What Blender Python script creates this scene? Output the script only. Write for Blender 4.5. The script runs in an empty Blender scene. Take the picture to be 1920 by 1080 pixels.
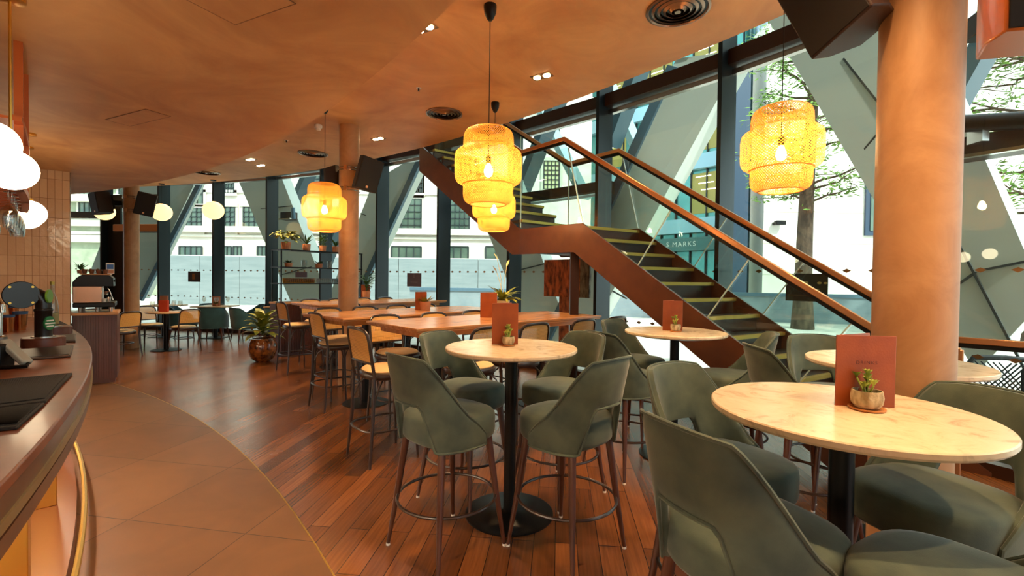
DLE=140; WORLD=2.1; SUN=4.5; EXPO=0.57
import bpy, math, random
from mathutils import Vector, Matrix
random.seed(7)
PI=math.pi; sin=math.sin; cos=math.cos
scn=bpy.context.scene; COL=scn.collection
# ------------------------------------------------------------ plan of the place
CX,CY=-12.82,-6.68          # centre of the round building
BAY=1.73; RB=11.142
RF=RB*BAY                   # inner edge of the mullion fins
RG=RF+.27                   # glass line
ZC=3.5; ZS=2.75             # ceiling, bar soffit
RC=18.05; RSO=15.35; RT=14.94; RBAR=14.0
def ang(k): return 1.387-k/RB
def P(r,a,z=0.0): return Vector((CX+r*cos(a),CY+r*sin(a),z))
# ------------------------------------------------------------ camera model (to set the camera and to read points)
F=876.; PIT=.0169; ROL=.0125; CYP=537.; H=1.476
_c,_s=cos(PIT),sin(PIT); _cr,_sr=cos(ROL),sin(ROL)
def ray(px,py):
    a=px-960;b=py-CYP
    x=(a*_cr+b*_sr)/F; u=-(-a*_sr+b*_cr)/F
    return Vector((x,_c+u*_s,-_s+u*_c))
def onz(px,py,z=0.):
    r=ray(px,py); t=(z-H)/r.z; return Vector((r.x*t,r.y*t,z))
def ony(px,py,Y):
    r=ray(px,py); t=Y/r.y; return Vector((r.x*t,Y,H+r.z*t))
def onr(px,py,R):          # where the line of sight meets the cylinder of radius R round the building's axis
    r=ray(px,py); a=r.x**2+r.y**2; b=-2*(r.x*CX+r.y*CY); c=CX*CX+CY*CY-R*R
    t=(-b+math.sqrt(b*b-4*a*c))/(2*a); return Vector((r.x*t,r.y*t,H+r.z*t))
def onpl(px,py,A,B):       # vertical plane through plan points A, B
    r=ray(px,py); dx,dy=B[0]-A[0],B[1]-A[1]
    t=(A[0]*dy-A[1]*dx)/(r.x*dy-r.y*dx); return Vector((r.x*t,r.y*t,H+r.z*t))
# ------------------------------------------------------------ materials
MATS={}
def L(c):
    return tuple(((v/255.)/12.92 if v/255.<=.04045 else ((v/255.+.055)/1.055)**2.4) for v in c)+(1,)
def mat(name,col,rough=.5,metal=0.,noise=None,bump=0.,bscale=80.,emit=None,estr=0.,sheen=0.,coat=0.,spec=None,trans=0.):
    if name in MATS: return MATS[name]
    m=bpy.data.materials.new(name); m.use_nodes=True; nt=m.node_tree; N=nt.nodes; K=nt.links
    b=N['Principled BSDF']; c=L(col) if max(col)>1.01 else tuple(col)+(1,)
    b.inputs['Base Color'].default_value=c; b.inputs['Roughness'].default_value=rough; b.inputs['Metallic'].default_value=metal
    if sheen: b.inputs['Sheen Weight'].default_value=sheen; b.inputs['Sheen Roughness'].default_value=.35
    if coat: b.inputs['Coat Weight'].default_value=coat; b.inputs['Coat Roughness'].default_value=.1
    if spec is not None: b.inputs['Specular IOR Level'].default_value=spec
    if trans: b.inputs['Transmission Weight'].default_value=trans
    if emit: b.inputs['Emission Color'].default_value=L(emit) if max(emit)>1.01 else tuple(emit)+(1,); b.inputs['Emission Strength'].default_value=estr
    tc=N.new('ShaderNodeTexCoord')
    if noise:
        c2,sc,det,stretch=noise
        mp=N.new('ShaderNodeMapping'); mp.inputs['Scale'].default_value=stretch
        K.new(tc.outputs['Object'],mp.inputs[0])
        n=N.new('ShaderNodeTexNoise'); n.inputs['Scale'].default_value=sc; n.inputs['Detail'].default_value=det
        K.new(mp.outputs[0],n.inputs['Vector'])
        r=N.new('ShaderNodeValToRGB'); r.color_ramp.elements[0].position=.35; r.color_ramp.elements[1].position=.65
        r.color_ramp.elements[0].color=c; r.color_ramp.elements[1].color=L(c2) if max(c2)>1.01 else tuple(c2)+(1,)
        K.new(n.outputs['Fac'],r.inputs[0]); K.new(r.outputs[0],b.inputs['Base Color'])
    if bump:
        n=N.new('ShaderNodeTexNoise'); n.inputs['Scale'].default_value=bscale; n.inputs['Detail'].default_value=4
        K.new(tc.outputs['Object'],n.inputs['Vector'])
        bp=N.new('ShaderNodeBump'); bp.inputs['Strength'].default_value=bump; bp.inputs['Distance'].default_value=.01
        K.new(n.outputs['Fac'],bp.inputs['Height']); K.new(bp.outputs[0],b.inputs['Normal'])
    MATS[name]=m; return m
def glass(name,tint,refl=1.0):
    m=bpy.data.materials.new(name); m.use_nodes=True; nt=m.node_tree; N=nt.nodes; K=nt.links; N.clear()
    o=N.new('ShaderNodeOutputMaterial'); mx=N.new('ShaderNodeMixShader'); t=N.new('ShaderNodeBsdfTransparent'); g=N.new('ShaderNodeBsdfGlossy')
    lw=N.new('ShaderNodeLayerWeight'); lw.inputs[0].default_value=.5
    pw=N.new('ShaderNodeMath'); pw.operation='POWER'; pw.inputs[1].default_value=5; K.new(lw.outputs['Facing'],pw.inputs[0])
    mu=N.new('ShaderNodeMath'); mu.operation='MULTIPLY_ADD'; mu.inputs[1].default_value=.96*refl; mu.inputs[2].default_value=.04*refl; mu.use_clamp=True
    t.inputs[0].default_value=tuple(tint)+(1,); g.inputs[1].default_value=.0
    K.new(pw.outputs[0],mu.inputs[0]); K.new(mu.outputs[0],mx.inputs[0]); K.new(t.outputs[0],mx.inputs[1]); K.new(g.outputs[0],mx.inputs[2]); K.new(mx.outputs[0],o.inputs[0])
    return m
def node_mat(name,rough=.5,metal=0.):
    m=bpy.data.materials.new(name); m.use_nodes=True; b=m.node_tree.nodes['Principled BSDF']
    b.inputs['Roughness'].default_value=rough; b.inputs['Metallic'].default_value=metal
    return m,m.node_tree.nodes,m.node_tree.links,b
def math_n(N,K,op,a,b=None):
    n=N.new('ShaderNodeMath'); n.operation=op
    for i,v in enumerate((a,b)):
        if v is None: continue
        if isinstance(v,(int,float)): n.inputs[i].default_value=v
        else: K.new(v,n.inputs[i])
    return n.outputs[0]
def ramp(N,K,src,stops):
    r=N.new('ShaderNodeValToRGB'); e=r.color_ramp.elements
    while len(e)<len(stops): e.new(.5)
    for i,(p,c) in enumerate(stops): e[i].position=p; e[i].color=L(c) if max(c)>1.01 else tuple(c)+(1,)
    K.new(src,r.inputs[0]); return r.outputs[0]
# ------------------------------------------------------------ mesh builder
class MB:
    def __init__(s): s.v=[];s.f=[]
    def add(s,vs,fs):
        o=len(s.v); s.v+= [tuple(v) for v in vs]; s.f+=[tuple(i+o for i in f) for f in fs]; return s
    def box(s,x0,x1,y0,y1,z0,z1,M=None):
        vs=[Vector((x,y,z)) for z in (z0,z1) for y in (y0,y1) for x in (x0,x1)]
        if M: vs=[M@v for v in vs]
        return s.add(vs,[(0,2,3,1),(4,5,7,6),(0,1,5,4),(2,6,7,3),(0,4,6,2),(1,3,7,5)])
    def hexa(s,a,b):        # two quads, same winding
        vs=list(a)+list(b); n=len(a)
        return s.add(vs,[tuple(range(n))[::-1],tuple(range(n,2*n))]+[(i,(i+1)%n,(i+1)%n+n,i+n) for i in range(n)])
    def prism(s,poly,z0,z1): return s.hexa([Vector((p[0],p[1],z0)) for p in poly],[Vector((p[0],p[1],z1)) for p in poly])
    def loft(s,rings,cap=True,closed=True):
        n=len(rings[0]); o=len(s.v); s.v+=[tuple(v) for r in rings for v in r]
        for i in range(len(rings)-1):
            for j in range(n if closed else n-1):
                a=o+i*n+j; b=o+i*n+(j+1)%n; s.f.append((a,b,b+n,a+n))
        if cap and closed:
            s.f.append(tuple(o+j for j in range(n))[::-1]); s.f.append(tuple(o+(len(rings)-1)*n+j for j in range(n)))
        return s
    def lathe(s,prof,c=(0,0,0),n=24,cap=True):
        return s.loft([[Vector((c[0]+r*cos(2*PI*j/n),c[1]+r*sin(2*PI*j/n),c[2]+z)) for j in range(n)] for r,z in prof],cap)
    def tube(s,pts,r,n=8,closed=False,up=None):
        pts=[Vector(p) for p in pts]; rr=r if isinstance(r,(list,tuple)) else [r]*len(pts); rings=[]
        m=len(pts); prev=None
        for i,p in enumerate(pts):
            if closed: t=pts[(i+1)%m]-pts[i-1]
            else: t=pts[min(i+1,m-1)]-pts[max(i-1,0)]
            t.normalize()
            if prev is None:
                a=Vector((0,0,1)) if abs(t.z)<.9 else Vector((1,0,0))
                nn=(a-t*a.dot(t)).normalized()
            else: nn=(prev-t*prev.dot(t)).normalized()
            prev=nn; b=t.cross(nn)
            rings.append([p+(nn*cos(2*PI*j/n)+b*sin(2*PI*j/n))*rr[i] for j in range(n)])
        if closed: rings.append(rings[0]); return s.loft(rings,False)
        return s.loft(rings,True)
    def bar(s,a,b,w,h,up=(0,0,1)):   # rectangular bar from a to b
        a=Vector(a);b=Vector(b);t=(b-a).normalized(); u=Vector(up); u=(u-t*u.dot(t)).normalized(); x=t.cross(u)
        q=[x*w/2+u*h/2,-x*w/2+u*h/2,-x*w/2-u*h/2,x*w/2-u*h/2]
        return s.hexa([a+v for v in q],[b+v for v in q])
    def ring(s,r0,r1,a0,a1,z0,z1,n=48):  # solid ring sector round the building axis
        rs=[]
        for i in range(n+1):
            a=a0+(a1-a0)*i/n
            rs.append([P(r0,a,z0),P(r1,a,z0),P(r1,a,z1),P(r0,a,z1)])
        return s.loft(rs)
    def ball(s,c,rx,ry=None,rz=None,n=16,m=10):
        ry=ry or rx; rz=rz or rx
        return s.loft([[Vector((c[0]+rx*sin(PI*i/m)*cos(2*PI*j/n),c[1]+ry*sin(PI*i/m)*sin(2*PI*j/n),c[2]-rz*cos(PI*i/m))) for j in range(n)] for i in range(1,m)])
    def build(s,name,m,parent=None,smooth=True,angle=35,bevel=0,seg=2,M=None):
        me=bpy.data.meshes.new(name)
        vs=s.v if M is None else [tuple(M@Vector(v)) for v in s.v]
        me.from_pydata(vs,[],s.f); me.update()
        bmx=__import__('bmesh').new(); bmx.from_mesh(me)
        __import__('bmesh').ops.recalc_face_normals(bmx,faces=bmx.faces); bmx.to_mesh(me); bmx.free()
        me.materials.append(m)
        if smooth:
            me.shade_smooth(); me.set_sharp_from_angle(angle=math.radians(angle))
        o=bpy.data.objects.new(name,me); COL.objects.link(o)
        if parent: o.parent=parent
        if bevel:
            b=o.modifiers.new('bevel','BEVEL'); b.width=bevel; b.segments=seg; b.limit_method='ANGLE'; b.angle_limit=math.radians(40)
        return o
def tag(o,label=None,cat=None,group=None,kind=None):
    if label: o['label']=label
    if cat: o['category']=cat
    if group: o['group']=group
    if kind: o['kind']=kind
    return o
def empty(name,label,cat,loc=(0,0,0),rz=0,group=None):
    o=bpy.data.objects.new(name,None); COL.objects.link(o); o.location=loc; o.rotation_euler=(0,0,rz); o.empty_display_size=.1
    return tag(o,label,cat,group)
def struct(o): o['kind']='structure'; return o
def children(o): return [c for c in COL.objects if c.parent==o]
def copy_tree(o,parent=None):
    c=o.copy(); COL.objects.link(c)
    if parent: c.parent=parent
    for ch in children(o): copy_tree(ch,c)
    return c
USED=set()
def place(proto,loc,rz,label,group=None,scale=None,rot=None):
    if proto.name in USED: o=copy_tree(proto)
    else: o=proto; USED.add(proto.name)
    o.location=loc; o.rotation_euler=rot or (0,0,rz)
    if scale: o.scale=scale
    o['label']=label
    if group: o['group']=group
    return o
def text(s,name,size,m,M,parent=None,ext=.0006,align='CENTER',sp=1.):
    cu=bpy.data.curves.new(name,'FONT'); cu.body=s; cu.size=size; cu.extrude=ext; cu.align_x=align; cu.align_y='CENTER'; cu.space_character=sp
    o=bpy.data.objects.new(name,cu); cu.materials.append(m); COL.objects.link(o); o.matrix_world=M
    dg=bpy.context.evaluated_depsgraph_get(); me=bpy.data.meshes.new_from_object(o.evaluated_get(dg)); me.transform(M)
    bpy.data.objects.remove(o); o=bpy.data.objects.new(name,me); COL.objects.link(o)
    if not me.materials: me.materials.append(m)
    if parent: o.parent=parent
    return o
def facing(d,u=(0,0,1),loc=(0,0,0)):   # local x = right, y = up(u), z = d (towards the reader)
    z=Vector(d).normalized(); y=Vector(u); y=(y-z*y.dot(z)).normalized(); x=y.cross(z)
    return Matrix((x,y,z)).transposed().to_4x4() if False else Matrix.Translation(loc)@Matrix((x,y,z)).transposed().to_4x4()
# ------------------------------------------------------------ palette
def plaster(name,c1,c2,rough=.55,sc=1.3):
    m,N,K,b=node_mat(name,rough)
    tc=N.new('ShaderNodeTexCoord'); n1=N.new('ShaderNodeTexNoise'); n1.inputs['Scale'].default_value=sc; n1.inputs['Detail'].default_value=9; n1.inputs['Roughness'].default_value=.62; n1.inputs['Distortion'].default_value=1.2
    K.new(tc.outputs['Object'],n1.inputs['Vector'])
    K.new(ramp(N,K,n1.outputs['Fac'],[(.3,c1),(.7,c2)]),b.inputs['Base Color'])
    bp=N.new('ShaderNodeBump'); bp.inputs['Strength'].default_value=.12; bp.inputs['Distance'].default_value=.02
    K.new(n1.outputs['Fac'],bp.inputs['Height']); K.new(bp.outputs[0],b.inputs['Normal'])
    return m
M_ceil=plaster('ceiling_plaster',(196,138,86),(226,172,112),.6,1.1)
M_soff=plaster('soffit_plaster',(184,126,76),(216,162,104),.6,1.3)
M_col=plaster('column_plaster',(164,116,76),(194,148,104),.5,3.)
M_metal=mat('slate_metal',(24,34,40),.35,.3)
M_black=mat('black_metal',(18,17,16),.4,.5)
M_brownmetal=mat('brown_painted_steel',(96,52,28),.38,.12,noise=((84,44,24),6,4,(1,1,1)))
M_darkbrown=mat('dark_brown_panel',(52,28,16),.3,.1)
M_copper=mat('copper_rail',(204,148,104),.30,.85)
M_brass=mat('brass',(214,160,70),.28,.9)
M_brassd=mat('dull_brass',(176,140,64),.35,.7)
M_steel=mat('steel',(190,186,180),.22,.95)
M_velvet=mat('green_velvet',(62,76,70),.85,0,noise=((90,102,88),6,6,(1,1,1)),bump=.08,bscale=300,sheen=.32)
M_velvetT=mat('teal_velvet',(38,78,90),.85,0,noise=((46,90,102),7,5,(1,1,1)),sheen=.6)
M_legw=mat('walnut_leg',(66,34,22),.3,0,noise=((84,44,28),9,4,(1,1,.12)),coat=.4)
M_bent=mat('dark_bentwood',(48,30,22),.3,0,coat=.35)
M_cream=mat('cream_seat_pad',(226,190,136),.75,0,bump=.05,bscale=200)
M_leather=mat('tan_leather',(160,80,34),.45,0,noise=((142,66,28),8,5,(1,1,1)),bump=.06,bscale=150)
M_menutext=mat('debossed_ink',(92,34,16),.6)
M_terra=mat('terracotta',(206,142,104),.8,0,noise=((190,126,90),12,4,(1,1,1)))
M_stonepot=mat('carved_stone_pot',(216,200,164),.8,0,noise=((150,130,94),45,2,(1,1,.35)),bump=.6,bscale=60)
M_leaf=mat('green_leaf',(70,110,40),.45,0,noise=((120,150,52),14,3,(1,1,1)))
M_leafd=mat('dark_green_leaf',(40,78,36),.45,0,noise=((66,108,48),14,3,(1,1,1)))
M_leafy=mat('variegated_leaf',(176,170,70),.45,0,noise=((74,110,40),10,3,(1,1,1)))
M_succ=mat('succulent_green',(190,196,80),.5,0,noise=((120,150,60),30,3,(1,1,1)))
M_soil=mat('dark_soil',(44,30,20),.95)
M_rubber=mat('black_rubber',(26,20,16),.7,0,bump=.5,bscale=260)
M_speaker=mat('speaker_black',(36,27,22),.55,0,bump=.3,bscale=300)
M_speakg=mat('speaker_grille',(26,20,17),.65,.2)
M_white=mat('white_plastic',(230,224,214),.5)
M_globe=mat('opal_globe_bright',(255,240,215),.3,emit=(1,.80,.52),estr=9.)
M_globe2=mat('opal_globe_warm',(255,220,150),.3,emit=(1,.62,.22),estr=1.6)
M_bulb=mat('bulb_glow',(255,220,150),.3,emit=(1,.70,.32),estr=210.)
M_dl=mat('downlight_glow',(255,230,180),.3,emit=(1,.72,.36),estr=60.)
M_orange=mat('orange_steel_shelf',(188,92,36),.35,.35)
M_clear=glass('clear_glass',(.93,.95,.93),1.3)
M_pane=glass('window_glass',(.86,.93,.90),1.0)
M_stairglass=glass('balustrade_glass',(.90,.95,.92),1.0)
M_glassedge=mat('glass_edge',(190,215,205),.2,.1)
M_diam=mat('bronze_film',(150,112,66),.5)
M_tile=None
# ============================================================ SHELL
A0,A1=math.radians(-8),math.radians(118)
def floor_mat():
    m,N,K,b=node_mat('parquet',.3)
    tc=N.new('ShaderNodeTexCoord'); mp=N.new('ShaderNodeMapping'); mp.inputs['Rotation'].default_value=(0,0,PI/2+.10)
    K.new(tc.outputs['Object'],mp.inputs[0])
    br=N.new('ShaderNodeTexBrick'); br.offset=.37; br.inputs['Scale'].default_value=1; br.inputs['Brick Width'].default_value=1.1; br.inputs['Row Height'].default_value=.12
    br.inputs['Mortar Size'].default_value=.0022; br.inputs['Mortar Smooth'].default_value=.2; br.inputs['Bias'].default_value=-.1
    br.inputs['Color1'].default_value=L((148,90,48)); br.inputs['Color2'].default_value=L((100,56,28)); br.inputs['Mortar'].default_value=L((40,20,12))
    K.new(mp.outputs[0],br.inputs['Vector'])
    m2=N.new('ShaderNodeMapping'); m2.inputs['Scale'].default_value=(1.0,22,1); K.new(mp.outputs[0],m2.inputs[0])
    n=N.new('ShaderNodeTexNoise'); n.inputs['Scale'].default_value=3; n.inputs['Detail'].default_value=8; n.inputs['Distortion'].default_value=.15; K.new(m2.outputs[0],n.inputs['Vector'])
    mx=N.new('ShaderNodeMix'); mx.data_type='RGBA'; mx.blend_type='OVERLAY'; mx.inputs[0].default_value=.6
    K.new(br.outputs['Color'],mx.inputs[6]); K.new(ramp(N,K,n.outputs['Fac'],[(.15,(70,66,62)),(.85,(190,184,176))]),mx.inputs[7])
    K.new(mx.outputs[2],b.inputs['Base Color'])
    n2=N.new('ShaderNodeTexNoise'); n2.inputs['Scale'].default_value=2.2; n2.inputs['Detail'].default_value=6; K.new(tc.outputs['Object'],n2.inputs['Vector'])
    rr=N.new('ShaderNodeMapRange'); rr.inputs[3].default_value=.16; rr.inputs[4].default_value=.32; K.new(n2.outputs['Fac'],rr.inputs[0]); K.new(rr.outputs[0],b.inputs['Roughness'])
    bp=N.new('ShaderNodeBump'); bp.inputs['Strength'].default_value=.25; bp.inputs['Distance'].default_value=.004; K.new(br.outputs['Fac'],bp.inputs['Height']); bp.invert=True
    bp2=N.new('ShaderNodeBump'); bp2.inputs['Strength'].default_value=.10; bp2.inputs['Distance'].default_value=.01; K.new(n.outputs['Fac'],bp2.inputs['Height']); K.new(bp.outputs[0],bp2.inputs['Normal'])
    K.new(bp2.outputs[0],b.inputs['Normal']); b.inputs['Specular IOR Level'].default_value=.6
    return m
def tile_floor_mat():
    m,N,K,b=node_mat('floor_tile',.45)
    tc=N.new('ShaderNodeTexCoord'); mp=N.new('ShaderNodeMapping'); mp.inputs['Rotation'].default_value=(0,0,.17); mp.inputs['Location'].default_value=(.35,.02,0)
    K.new(tc.outputs['Object'],mp.inputs[0])
    br=N.new('ShaderNodeTexBrick'); br.offset=.0; br.inputs['Scale'].default_value=1; br.inputs['Brick Width'].default_value=.79; br.inputs['Row Height'].default_value=.79
    br.inputs['Mortar Size'].default_value=.003; br.inputs['Color1'].default_value=L((126,86,54)); br.inputs['Color2'].default_value=L((106,70,44)); br.inputs['Mortar'].default_value=L((58,38,26))
    K.new(mp.outputs[0],br.inputs['Vector'])
    n=N.new('ShaderNodeTexNoise'); n.inputs['Scale'].default_value=2.5; n.inputs['Detail'].default_value=9; n.inputs['Distortion'].default_value=.8; K.new(tc.outputs['Object'],n.inputs['Vector'])
    mx=N.new('ShaderNodeMix'); mx.data_type='RGBA'; mx.blend_type='OVERLAY'; mx.inputs[0].default_value=.35
    K.new(br.outputs['Color'],mx.inputs[6]); K.new(ramp(N,K,n.outputs['Fac'],[(.35,(95,90,86)),(.65,(165,160,155))]),mx.inputs[7]); K.new(mx.outputs[2],b.inputs['Base Color'])
    bp=N.new('ShaderNodeBump'); bp.inputs['Strength'].default_value=.4; bp.inputs['Distance'].default_value=.004; bp.invert=True; K.new(br.outputs['Fac'],bp.inputs['Height']); K.new(bp.outputs[0],b.inputs['Normal'])
    return m
struct(MB().ring(RT+.008,RG+.02,A0,A1,-.15,0,90).build('floor',floor_mat()))
struct(MB().ring(9.5,RT,A0,A1,-.15,0,90).build('floor_tiled',tile_floor_mat()))
struct(MB().ring(RT,RT+.008,A0,A1,-.15,.001,90).build('trim_1',M_brassd))
# ceiling slab with a free edge inside the glass, void beyond for the stairs
struct(MB().ring(9.5,RC,A0,A1,ZC,ZC+.45,110).build('ceiling',M_ceil))
struct(MB().ring(9.5,RSO,A0,A1,ZS,ZC-.002,110).build('ceiling_soffit',M_soff))
M_up=mat('upper_void_white',(200,196,188),.8)
struct(MB().ring(9.5,RG+.3,A0,A1,7.6,7.8,90).build('ceiling_upper',M_up))
M_wallb=plaster('wall_plaster',(150,92,60),(176,112,76),.6,2)
struct(MB().ring(9.5,9.7,A0,A1,-.1,7.6,60).build('wall_back',M_wallb))
for nm,a,s in (('wall_right',A0,1),('wall_left',A1,-1)):
    p=[P(9.6,a),P(RG+.3,a),P(RG+.3,a-s*.01),P(9.6,a-s*.01)]
    struct(MB().prism(p,-.1,7.7).build(nm,M_wallb))
# ---------------------------------------------------------------- glass wall
def bayf(k,z,r=RG): return P(r,ang(k),z)
HT=7.6
def diamond(mb,p,t,n,w=.075,h=.042):
    q=[p-t*w/2,p-Vector((0,0,h/2)),p+t*w/2,p+Vector((0,0,h/2))]
    mb.hexa([v-n*.0015 for v in q],[v+n*.0 for v in q])
bays=list(range(-5,14))
wn=0
for k in bays:
    wn+=1
    a=bayf(k,0); b=bayf(k+1,0); t=(b-a).normalized(); n=Vector((-t.y,t.x,0)); 
    if n.dot(a-P(0,0))<0: n=-n
    door=(k==-1)
    up=Vector((0,0,HT)); lo=Vector((0,0,.10))
    e=.0
    w=struct(MB().hexa([a+lo,b+lo,b+up,a+up],[a+lo+n*.02,b+lo+n*.02,b+up+n*.02,a+up+n*.02]).build('window_%d'%wn,M_pane,smooth=False))
    # fin between the panes
    ar=P(1,ang(k))-P(0,0); tt=Vector((-ar.y,ar.x,0))
    q=lambda r,o,z: P(r,ang(k),z)+tt*o
    MB().hexa([q(RF,-.025,0),q(RG+.06,-.025,0),q(RG+.06,.025,0),q(RF,.025,0)],[q(RF,-.025,HT),q(RG+.06,-.025,HT),q(RG+.06,.025,HT),q(RF,.025,HT)]).build('mullion',M_metal,w)
    fr=MB()
    for z0,z1,d in ((0,.10,.10),(3.93,4.10,.14)):
        fr.hexa([a-n*d+Vector((0,0,z0)),b-n*d+Vector((0,0,z0)),b+n*.03+Vector((0,0,z0)),a+n*.03+Vector((0,0,z0))],
                [a-n*d+Vector((0,0,z1)),b-n*d+Vector((0,0,z1)),b+n*.03+Vector((0,0,z1)),a+n*.03+Vector((0,0,z1))])
    fr.build('transom',M_darkbrown,w)
    sl=MB(); z0,z1=3.84,3.90
    sl.hexa([a-n*.05+Vector((0,0,z0)),b-n*.05+Vector((0,0,z0)),b+n*.02+Vector((0,0,z0)),a+n*.02+Vector((0,0,z0))],
                [a-n*.05+Vector((0,0,z1)),b-n*.05+Vector((0,0,z1)),b+n*.02+Vector((0,0,z1)),a+n*.02+Vector((0,0,z1))]).build('transom_rail',M_steel,w)
    dm=MB()
    ln=(b-a).length; c=8
    for z in (1.59,.90):
        for i in range(c):
            diamond(dm,a+t*(ln*(i+.72)/(c+.45))+Vector((0,0,z))-n*.004,t,n)
    dm.build('bronze_diamonds',M_diam,w,smooth=False)
    for z in (.0,):
        pass
# header panel closing the ceiling over the far left bays
a,b=bayf(-1,0,RG-.05),bayf(0,0,RG-.05); t=(b-a).normalized(); n=Vector((-t.y,t.x,0))
if n.dot(a-P(0,0))<0: n=-n
d=struct(MB().hexa([a-n*.05,a+t*.42-n*.05,a+t*.42,a],[v+Vector((0,0,3.6)) for v in (a-n*.05,a+t*.42-n*.05,a+t*.42,a)]).build('door_1',mat('door_dark_frame',(34,26,22),.3,.2)))
fr=MB()
for s0,s1,z0,z1 in ((.42,1.70,3.25,3.6),(.42,1.70,2.52,3.3),(.42,1.70,0,.12),(.42,.50,.1,2.6),(1.62,1.70,.1,2.6)):
    q=[a+t*s0-n*.05,a+t*s1-n*.05,a+t*s1,a+t*s0]
    if z0==2.52: z0=2.58;z1=2.60
    fr.hexa([v+Vector((0,0,z0)) for v in q],[v+Vector((0,0,z1)) for v in q])
fr.build('door_frame',mat('door_dark_frame',(34,26,22),.3,.2),d)
q=[a+t*.3-n*.16,a+t*1.72-n*.16,a+t*1.72-n*.05,a+t*.3-n*.05]
MB().hexa([v+Vector((0,0,2.60)) for v in q],[v+Vector((0,0,2.80)) for v in q]).build('door_header',M_copper,d,bevel=.02)
p=a+t*.72-n*.12
MB().tube([p+n*.07+Vector((0,0,.95)),p+Vector((0,0,.95)),p+Vector((0,0,1.55)),p+n*.07+Vector((0,0,1.55))],.014,8).build('door_handle',M_black,d)
# ---------------------------------------------------------------- round columns
def column(x,y,r,top,label):
    o=MB().lathe([(r,0),(r,top)],(0,0,0),48).build('column',M_col); o.location=(x,y,0)
    tag(o,label,'column','round plaster columns')
    return o
RCOL=.128
MIDC=(-2.216,6.326); NRC=(1.785,2.075); LFC=(-7.56,9.28)
c1=column(*MIDC,RCOL,ZC,'round plaster column between the wooden high tables, under a black speaker')
c2=column(*NRC,RCOL+.02,ZC,'thick round plaster column nearest the camera, beside the marble table')
c3=column(*LFC,RCOL,ZC,'round plaster column near the coffee machine carrying two speakers')
# ---------------------------------------------------------------- stairs
SA=Vector((.819,5.417)); SG=Vector((.161,-.178)); SW=Vector((.766,.471)); SL=2.096
gd=SG.normalized(); A2=SA-gd*1.055; ud=Vector((-.72,.69)).normalized()*.24; UW=Vector((.70,.575))
st=empty('staircase','brown steel staircase with glass sides rising leftwards along the window wall','staircase',(SA.x,SA.y,0))
ST=Matrix.Translation((-SA.x,-SA.y,0))
M_tread=mat('tread_dark',(46,34,26),.4,0,noise=((60,44,32),30,3,(1,1,1)))
M_riser=mat('riser_brown',(58,32,20),.35,.1)
M_nose=mat('brass_nosing',(196,160,70),.35,.6)
def V3(p,z): return Vector((p[0],p[1],z))
def tread(p,w,back,z,nosing=True):
    q=[p,p+w,p+w+back,p+back]
    o=MB().hexa([V3(v,z-.04) for v in q],[V3(v,z) for v in q]).build('tread',M_tread,st,M=ST,smooth=False)
    f=-back.normalized()
    q=[p+f*.012,p+w+f*.012,p+w-f*.035,p-f*.035]
    MB().hexa([V3(v,z-.030) for v in q],[V3(v,z+.004) for v in q]).build('nosing',M_nose,o,M=ST,smooth=False)
def riser(p,w,back,z0,z1):
    b=back.normalized()*.02; q=[p+b,p+w+b,p+w+b*2,p+b*2]
    MB().hexa([V3(v,z0) for v in q],[V3(v,z1) for v in q]).build('riser',M_riser,st,M=ST,smooth=False)
for k in range(1,13):
    z=SL-.16*k; tread(SA+SG*k,SW,-SG,z); riser(SA+SG*k,SW,-SG,max(z-.16,0),z-.04)
riser(SA,SW,-SG,SL-.16,SL-.04)
q=[SA,SA+SW,A2+UW,A2]
ld=MB().hexa([V3(v,SL-.28) for v in q],[V3(v,SL) for v in q]).build('landing',M_brownmetal,st,M=ST,smooth=False)
f=gd; q=[SA+f*.012,SA+SW+f*.012,SA+SW-f*.035,SA-f*.035]
MB().hexa([V3(v,SL-.03) for v in q],[V3(v,SL+.004) for v in q]).build('nosing',M_nose,ld,M=ST,smooth=False)
NU=9
for j in range(1,NU+1):
    z=SL+.16*j; p=A2+ud*(j-1); tread(p,UW,ud,z); riser(p,UW,ud,z-.16,z-.04)
def plate(stn,off,th=.03):
    # stn: list of (plan point, z bottom, z top)
    m=MB(); rings=[]
    for i,(p,zb,zt) in enumerate(stn):
        rings.append([V3(p+off,zb),V3(p+off,zt),V3(p+off+(UW.normalized()*th),zt),V3(p+off+(UW.normalized()*th),zb)])
    return m.loft(rings)
near=[(SA+SG*13.1,0,.03),(SA+SG*10.6,0,SL-.16*10.6+.03),(SA,SL-.38,SL+.03),(SA-SG*.5,SL-.30,SL+.03),(A2+gd*.0,SL-.30,SL+.03),(A2+ud*.55,SL-.30,SL+.03+.55*.16),(A2+ud*(NU+.5),SL+.16*NU-.30,SL+.16*(NU+.5)+.05)]
zero=Vector((0,0))
plate(near,-UW.normalized()*.03).build('stringer',M_brownmetal,st,M=ST,smooth=False)
far=[(p+(SW if i<4 else UW),zb,zt) for i,(p,zb,zt) in enumerate(near)]
plate(far,zero).build('stringer',M_brownmetal,st,M=ST,smooth=False)
# steel post under the landing
pp=SA-gd*.22+SW*.10
MB().box(pp.x-.05,pp.x+.05,pp.y-.05,pp.y+.05,0,SL-.28).build('support_post',M_darkbrown,st,M=ST)
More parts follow.
